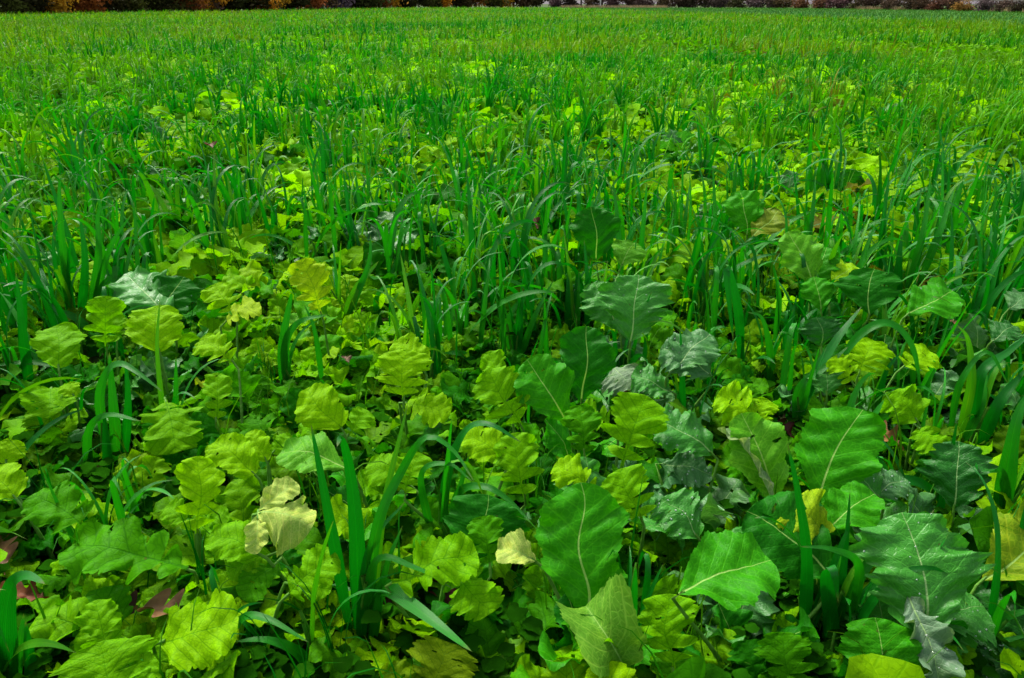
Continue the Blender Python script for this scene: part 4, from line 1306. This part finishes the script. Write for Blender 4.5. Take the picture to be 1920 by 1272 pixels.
# ------------------------------------------------------------------ the rest of the crop, past counting: merged sheets of leaves and blades
def bake(name, protos, pos, rot, scl, tints, mat, leaf_n=None):
    """copies of the prototype meshes (V,F,UV) at pos, turned and scaled, one tint each, joined into one mesh"""
    which = rng.integers(0, len(protos), len(pos))
    Vs, Fs, Us, Ts, off = [], [], [], [], 0
    for k, (V, F, U) in enumerate(protos):
        i = np.nonzero(which == k)[0]
        if not len(i): continue
        c, s = np.cos(rot[i])[:, None], np.sin(rot[i])[:, None]
        q = scl[i][:, None]
        X = (V[None, :, 0] * c - V[None, :, 1] * s) * q + pos[i, 0:1]
        Y = (V[None, :, 0] * s + V[None, :, 1] * c) * q + pos[i, 1:2]
        Z = V[None, :, 2] * q + pos[i, 2:3]
        Vs.append(np.stack([X, Y, Z], -1).reshape(-1, 3))
        Fs.append((F[None] + (np.arange(len(i)) * len(V))[:, None, None]).reshape(-1, 4) + off)
        Us.append(np.tile(U, (len(i), 1)))
        # a little variation from leaf to leaf inside a plant
        vv = np.repeat(tints[i], len(V), 0) * np.tile((0.8 + 0.4 * np.mod(np.arange(len(V)) // max(len(V) // (leaf_n or 1), 1) * 0.618, 1))[:, None], (len(i), 1))
        Ts.append(vv)
        off += len(i) * len(V)
    return mesh(name, np.concatenate(Vs), np.concatenate(Fs), mat, np.concatenate(Us), np.concatenate(Ts))


def rotz(g, a, s=1.0, d=(0, 0, 0)):
    V, F, U = g
    c, n = math.cos(a), math.sin(a)
    return np.stack([V[:, 0] * c - V[:, 1] * n, V[:, 0] * n + V[:, 1] * c, V[:, 2]], 1) * s + np.array(d), F, U


def plant_proto(kind, nl, nr, nc):
    parts = []
    a0 = random.uniform(0, 6.28)
    for k in range(nl):
        e0, e1 = [(84, 22), (70, -5), (52, -22)][k % 3]
        g, st = shared_leaf(kind, None, e0, e1 + random.uniform(-18, 18), random.uniform(.05, .085), random.uniform(.12, .17), nr, nc,
                            ruffle=.05, fold=random.uniform(.05, .35), twist=random.uniform(-.5, .5))
        parts.append(rotz(g, a0 + k * 2.4, random.uniform(.8, 1.15)))
    return join(parts)


def tuft_proto(nb, nr, nc, wk=1.0):
    return join([rotz(random_blade(nr, nc, wk), random.uniform(0, 6.28), random.uniform(.8, 1.15), (random.uniform(-.035, .035), random.uniform(-.035, .035), 0)) for _ in range(nb)])


def tone_mix(x, y, tones, seed, spread=.22, lift=0.0):
    v = vnoise(x * .8 + seed, y * .8) * .65 + vnoise(x * .13 + seed, y * .13) * .2 + .08 + rng.normal(0, spread, len(x)) * .7 + lift
    idx = np.interp(v, [.25, .75], [len(tones) - 1, 0])
    lo = np.clip(np.floor(idx).astype(int), 0, len(tones) - 1); hi = np.clip(lo + 1, 0, len(tones) - 1)
    f = (idx - np.floor(idx))[:, None]
    T = np.array(tones)
    C = (T[lo] * (1 - f) + T[hi] * f) * rng.uniform(.78, 1.22, (len(x), 1))
    # the crop is thinner and yellower towards both sides of the far field
    e = (np.clip((np.abs(x) / y - .28) / .35, 0, 1) * np.clip((y - 6) / 14, 0, 1) * (.35 + .65 * vnoise(x * .25 + 9, y * .09)))[:, None] * .75
    C = C * (1 - e) + np.array([0.15, 0.225, 0.003]) * e
    # a few plants gone brown, gathered in patches and more of them on the right of the far field
    b = (vnoise(x * .35 + 50, y * .12 + 7) > .70 - .12 * (x > 4) * (y > 9)) & (rng.random(len(x)) < .12) & (y > 5)
    C[b] = np.array([0.13, 0.14, 0.008]) * rng.uniform(.6, 1.3, (int(b.sum()), 1))
    return C


RT = [BY, LI, MI, DE]
OT = [(0.085, 0.27, 0.002), OLt, OG, OD]


def stuff(name, label, cat, me):
    return tag(link(name, me), label, cat, kind="stuff")


rest = np.array(rest)
rad = rest[rest[:, 2] == 0][:, :2]; big = rest[rest[:, 2] == 1][:, :2]
mid1 = [plant_proto('radish', 6, 18, 5) for _ in range(7)]
mid2 = [plant_proto('radish', 5, 9, 3) for _ in range(6)]
far1 = [plant_proto('radish', 4, 5, 3) for _ in range(6)]
kal1 = [plant_proto('kale', 5, 16, 5) for _ in range(4)]


def p3(p, z=0.0):
    return np.concatenate([p, np.full((len(p), 1), z)], 1)


def do(name, label, cat, protos, p, s0, s1, tints, mat, leaf_n, z=0.0):
    return stuff(name, label, cat, bake(name, protos, p3(p, z), rng.uniform(0, 6.28, len(p)), rng.uniform(s0, s1, len(p)), tints, mat, leaf_n))


near = np.hypot(rad[:, 0], rad[:, 1]) < 7
do("radish_foliage", "dense yellow-green radish plants of the middle field, past counting", "radish foliage", mid1, rad[near], .95, 1.4, tone_mix(rad[near, 0] * 2, rad[near, 1] * 2, RT, 3, lift=.18), M_RADS, 6)
do("radish_foliage", "yellow-green radish plants farther out in the field, past counting", "radish foliage", mid2, rad[~near], 1.0, 1.45, tone_mix(rad[~near, 0], rad[~near, 1], RT, 3, lift=.18), M_RADS, 5)
do("kale_foliage", "grey-green kale plants scattered over the middle field", "kale foliage", kal1, big, .75, 1.05, tone_mix(big[:, 0], big[:, 1], [KB, KG, TF], 9, .4), M_RADS, 5)
ro = np.array(rest_oat)
tuft1 = [tuft_proto(9, 10, 2, 1.0) for _ in range(10)]
tuft2 = [tuft_proto(6, 5, 2, 1.25) for _ in range(10)]
tuft3 = [tuft_proto(5, 3, 2, 2.0) for _ in range(8)]
do("oat_grass", "oat blades of the middle field, past counting", "oat grass", tuft1, ro, .85, 1.2, tone_mix(ro[:, 0], ro[:, 1], OT, 21), M_OATS, 7)


def field(y0, y1, step, side, low=0.0, seed=0, freq=.5):
    p = scatter(y0, y1, step, .5, side)
    keep = vnoise(p[:, 0] * freq + seed, p[:, 1] * freq + seed) > low
    p = p[keep]
    return p[p[:, 1] < np.interp(960 + p[:, 0] / p[:, 1] * FPX, [-300, 0, 480, 960, 1440, 1920, 2200], [66, 70, 108, 215, 165, 92, 80]) - 1]


a = field(6.5, 14, .36, .5, .38, 40)
do("oat_grass", "finer oat blades between the plants of the middle field", "oat grass", tuft1, a, .7, 1.0, tone_mix(a[:, 0], a[:, 1], [OLt, (0.09, .2, .012), OG], 5), M_OATS, 7)
a = field(14, 45, lambda y: .27 + (y - 14) * .005, 1.0, .32, 40)
do("oat_grass", "oat blades of the far field, past counting", "oat grass", tuft2, a, .85, 1.25, tone_mix(a[:, 0] * .5, a[:, 1] * .5, [(0.15, .29, .004), (0.10, .27, .004), OLt, OG, OD], 5), M_OATS, 6)
a = field(14, 45, lambda y: .20 + (y - 14) * .004, 1.0, .18, 12)
do("radish_foliage", "radish leaves showing between the oats of the far field", "radish foliage", far1, a, .9, 1.3, tone_mix(a[:, 0] * .5, a[:, 1] * .5, [LI, LI, LI, MI, OL], 8, .14), M_RADS, 4)
a = field(14, 40, 1.5, 1.0, .4, 3)
do("kale_foliage", "grey-green kale plants scattered over the far field", "kale foliage", kal1, a, .9, 1.2, tone_mix(a[:, 0], a[:, 1], [KB, KG], 9, .4), M_RADS, 5)
a = field(45, 175, lambda y: .62 + (y - 45) * .007, 4, 0.05, 2)
do("oat_grass", "oats merging into one sheet towards the far edge of the field", "oat grass", tuft3, a, .9, 1.3, tone_mix(a[:, 0] * .2, a[:, 1] * .2, [(0.17, .30, .004), (0.12, .27, .004), OLt, OG], 5), M_OATS, 5)
a = field(45, 175, lambda y: .6 + (y - 45) * .008, 4, .2, 17)
do("radish_foliage", "yellow-green leaves among the oats towards the far edge of the field", "radish foliage", far1, a, 1.1, 1.6, tone_mix(a[:, 0] * .2, a[:, 1] * .2, [LI, LI, MI, OL], 8, .12, lift=-.05), M_RADS, 4)

# young cereal beyond the line on the right
r_ = np.random.default_rng(77)
n = 60000
cy = 30 + 140 * r_.random(n) ** 1.4
cx = r_.uniform(8, 150, n)
pxx = 960 + cx / cy * FPX
k = (far_side(cx, cy) > r_.normal(0, .6, n)) & (pxx < 2250) & (cy < np.interp(pxx, [-300, 0, 480, 960, 1440, 1920, 2200], [66, 70, 108, 215, 165, 92, 80]) - 1)
a = np.stack([cx[k], cy[k]], 1)
do("young_cereal", "blue-green young cereal beyond the crop, far right", "young cereal", tuft3, a, .45, .7, tone_mix(a[:, 0] * .3, a[:, 1] * .05, [(0.06, .13, .012), (0.035, .115, .03), (0.03, .10, .03)], 5), M_OATS, 5, .08)

# undergrowth on the soil close by: clover-like leaflets and fine grass
def undergrowth(n):
    r = np.random.default_rng(31)
    y = .7 + 5 * r.random(n) ** 1.6; x = (r.random(n) * 2 - 1) * (HALF * (y + .3) + .3)
    parts = []
    for k in range(5):
        P = arc_path(.03, 40 - 25 * k * .5, -20, 8, (0, .006, .0))
        parts.append(rotz(leaf_geom('round', P, (0, -.5, 1), .03, 8, 5, wid=.46, ruffle=.02), k * 2.4, 1, (random.uniform(-.03, .03), random.uniform(-.03, .03), random.uniform(.0, .05))))
    g = join(parts)
    pos = np.stack([x, y, r.uniform(.0, .09, n)], 1)
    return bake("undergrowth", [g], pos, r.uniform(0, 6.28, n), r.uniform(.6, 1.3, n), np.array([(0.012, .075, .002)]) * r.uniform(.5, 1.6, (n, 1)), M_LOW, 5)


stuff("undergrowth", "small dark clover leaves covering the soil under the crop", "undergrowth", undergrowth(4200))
n = 420
y = .75 + 5 * r_.random(n) ** 1.3; x = (r_.random(n) * 2 - 1) * (HALF * (y + .3) + .3)
a = np.stack([x, y], 1)
a = a[[yy > 2.4 or hides(np.array([[xx, yy, .06], [xx, yy, .12], [xx, yy, .17]])) < .1 for xx, yy in a]]
fine = [tuft_proto(6, 8, 2, .38) for _ in range(8)]
do("fine_grass", "fine dark grass growing low between the plants", "grass", fine, a, .4, .75, .6 * tone_mix(a[:, 0] * 3, a[:, 1] * 3, OT, 5), M_OATS, 6)
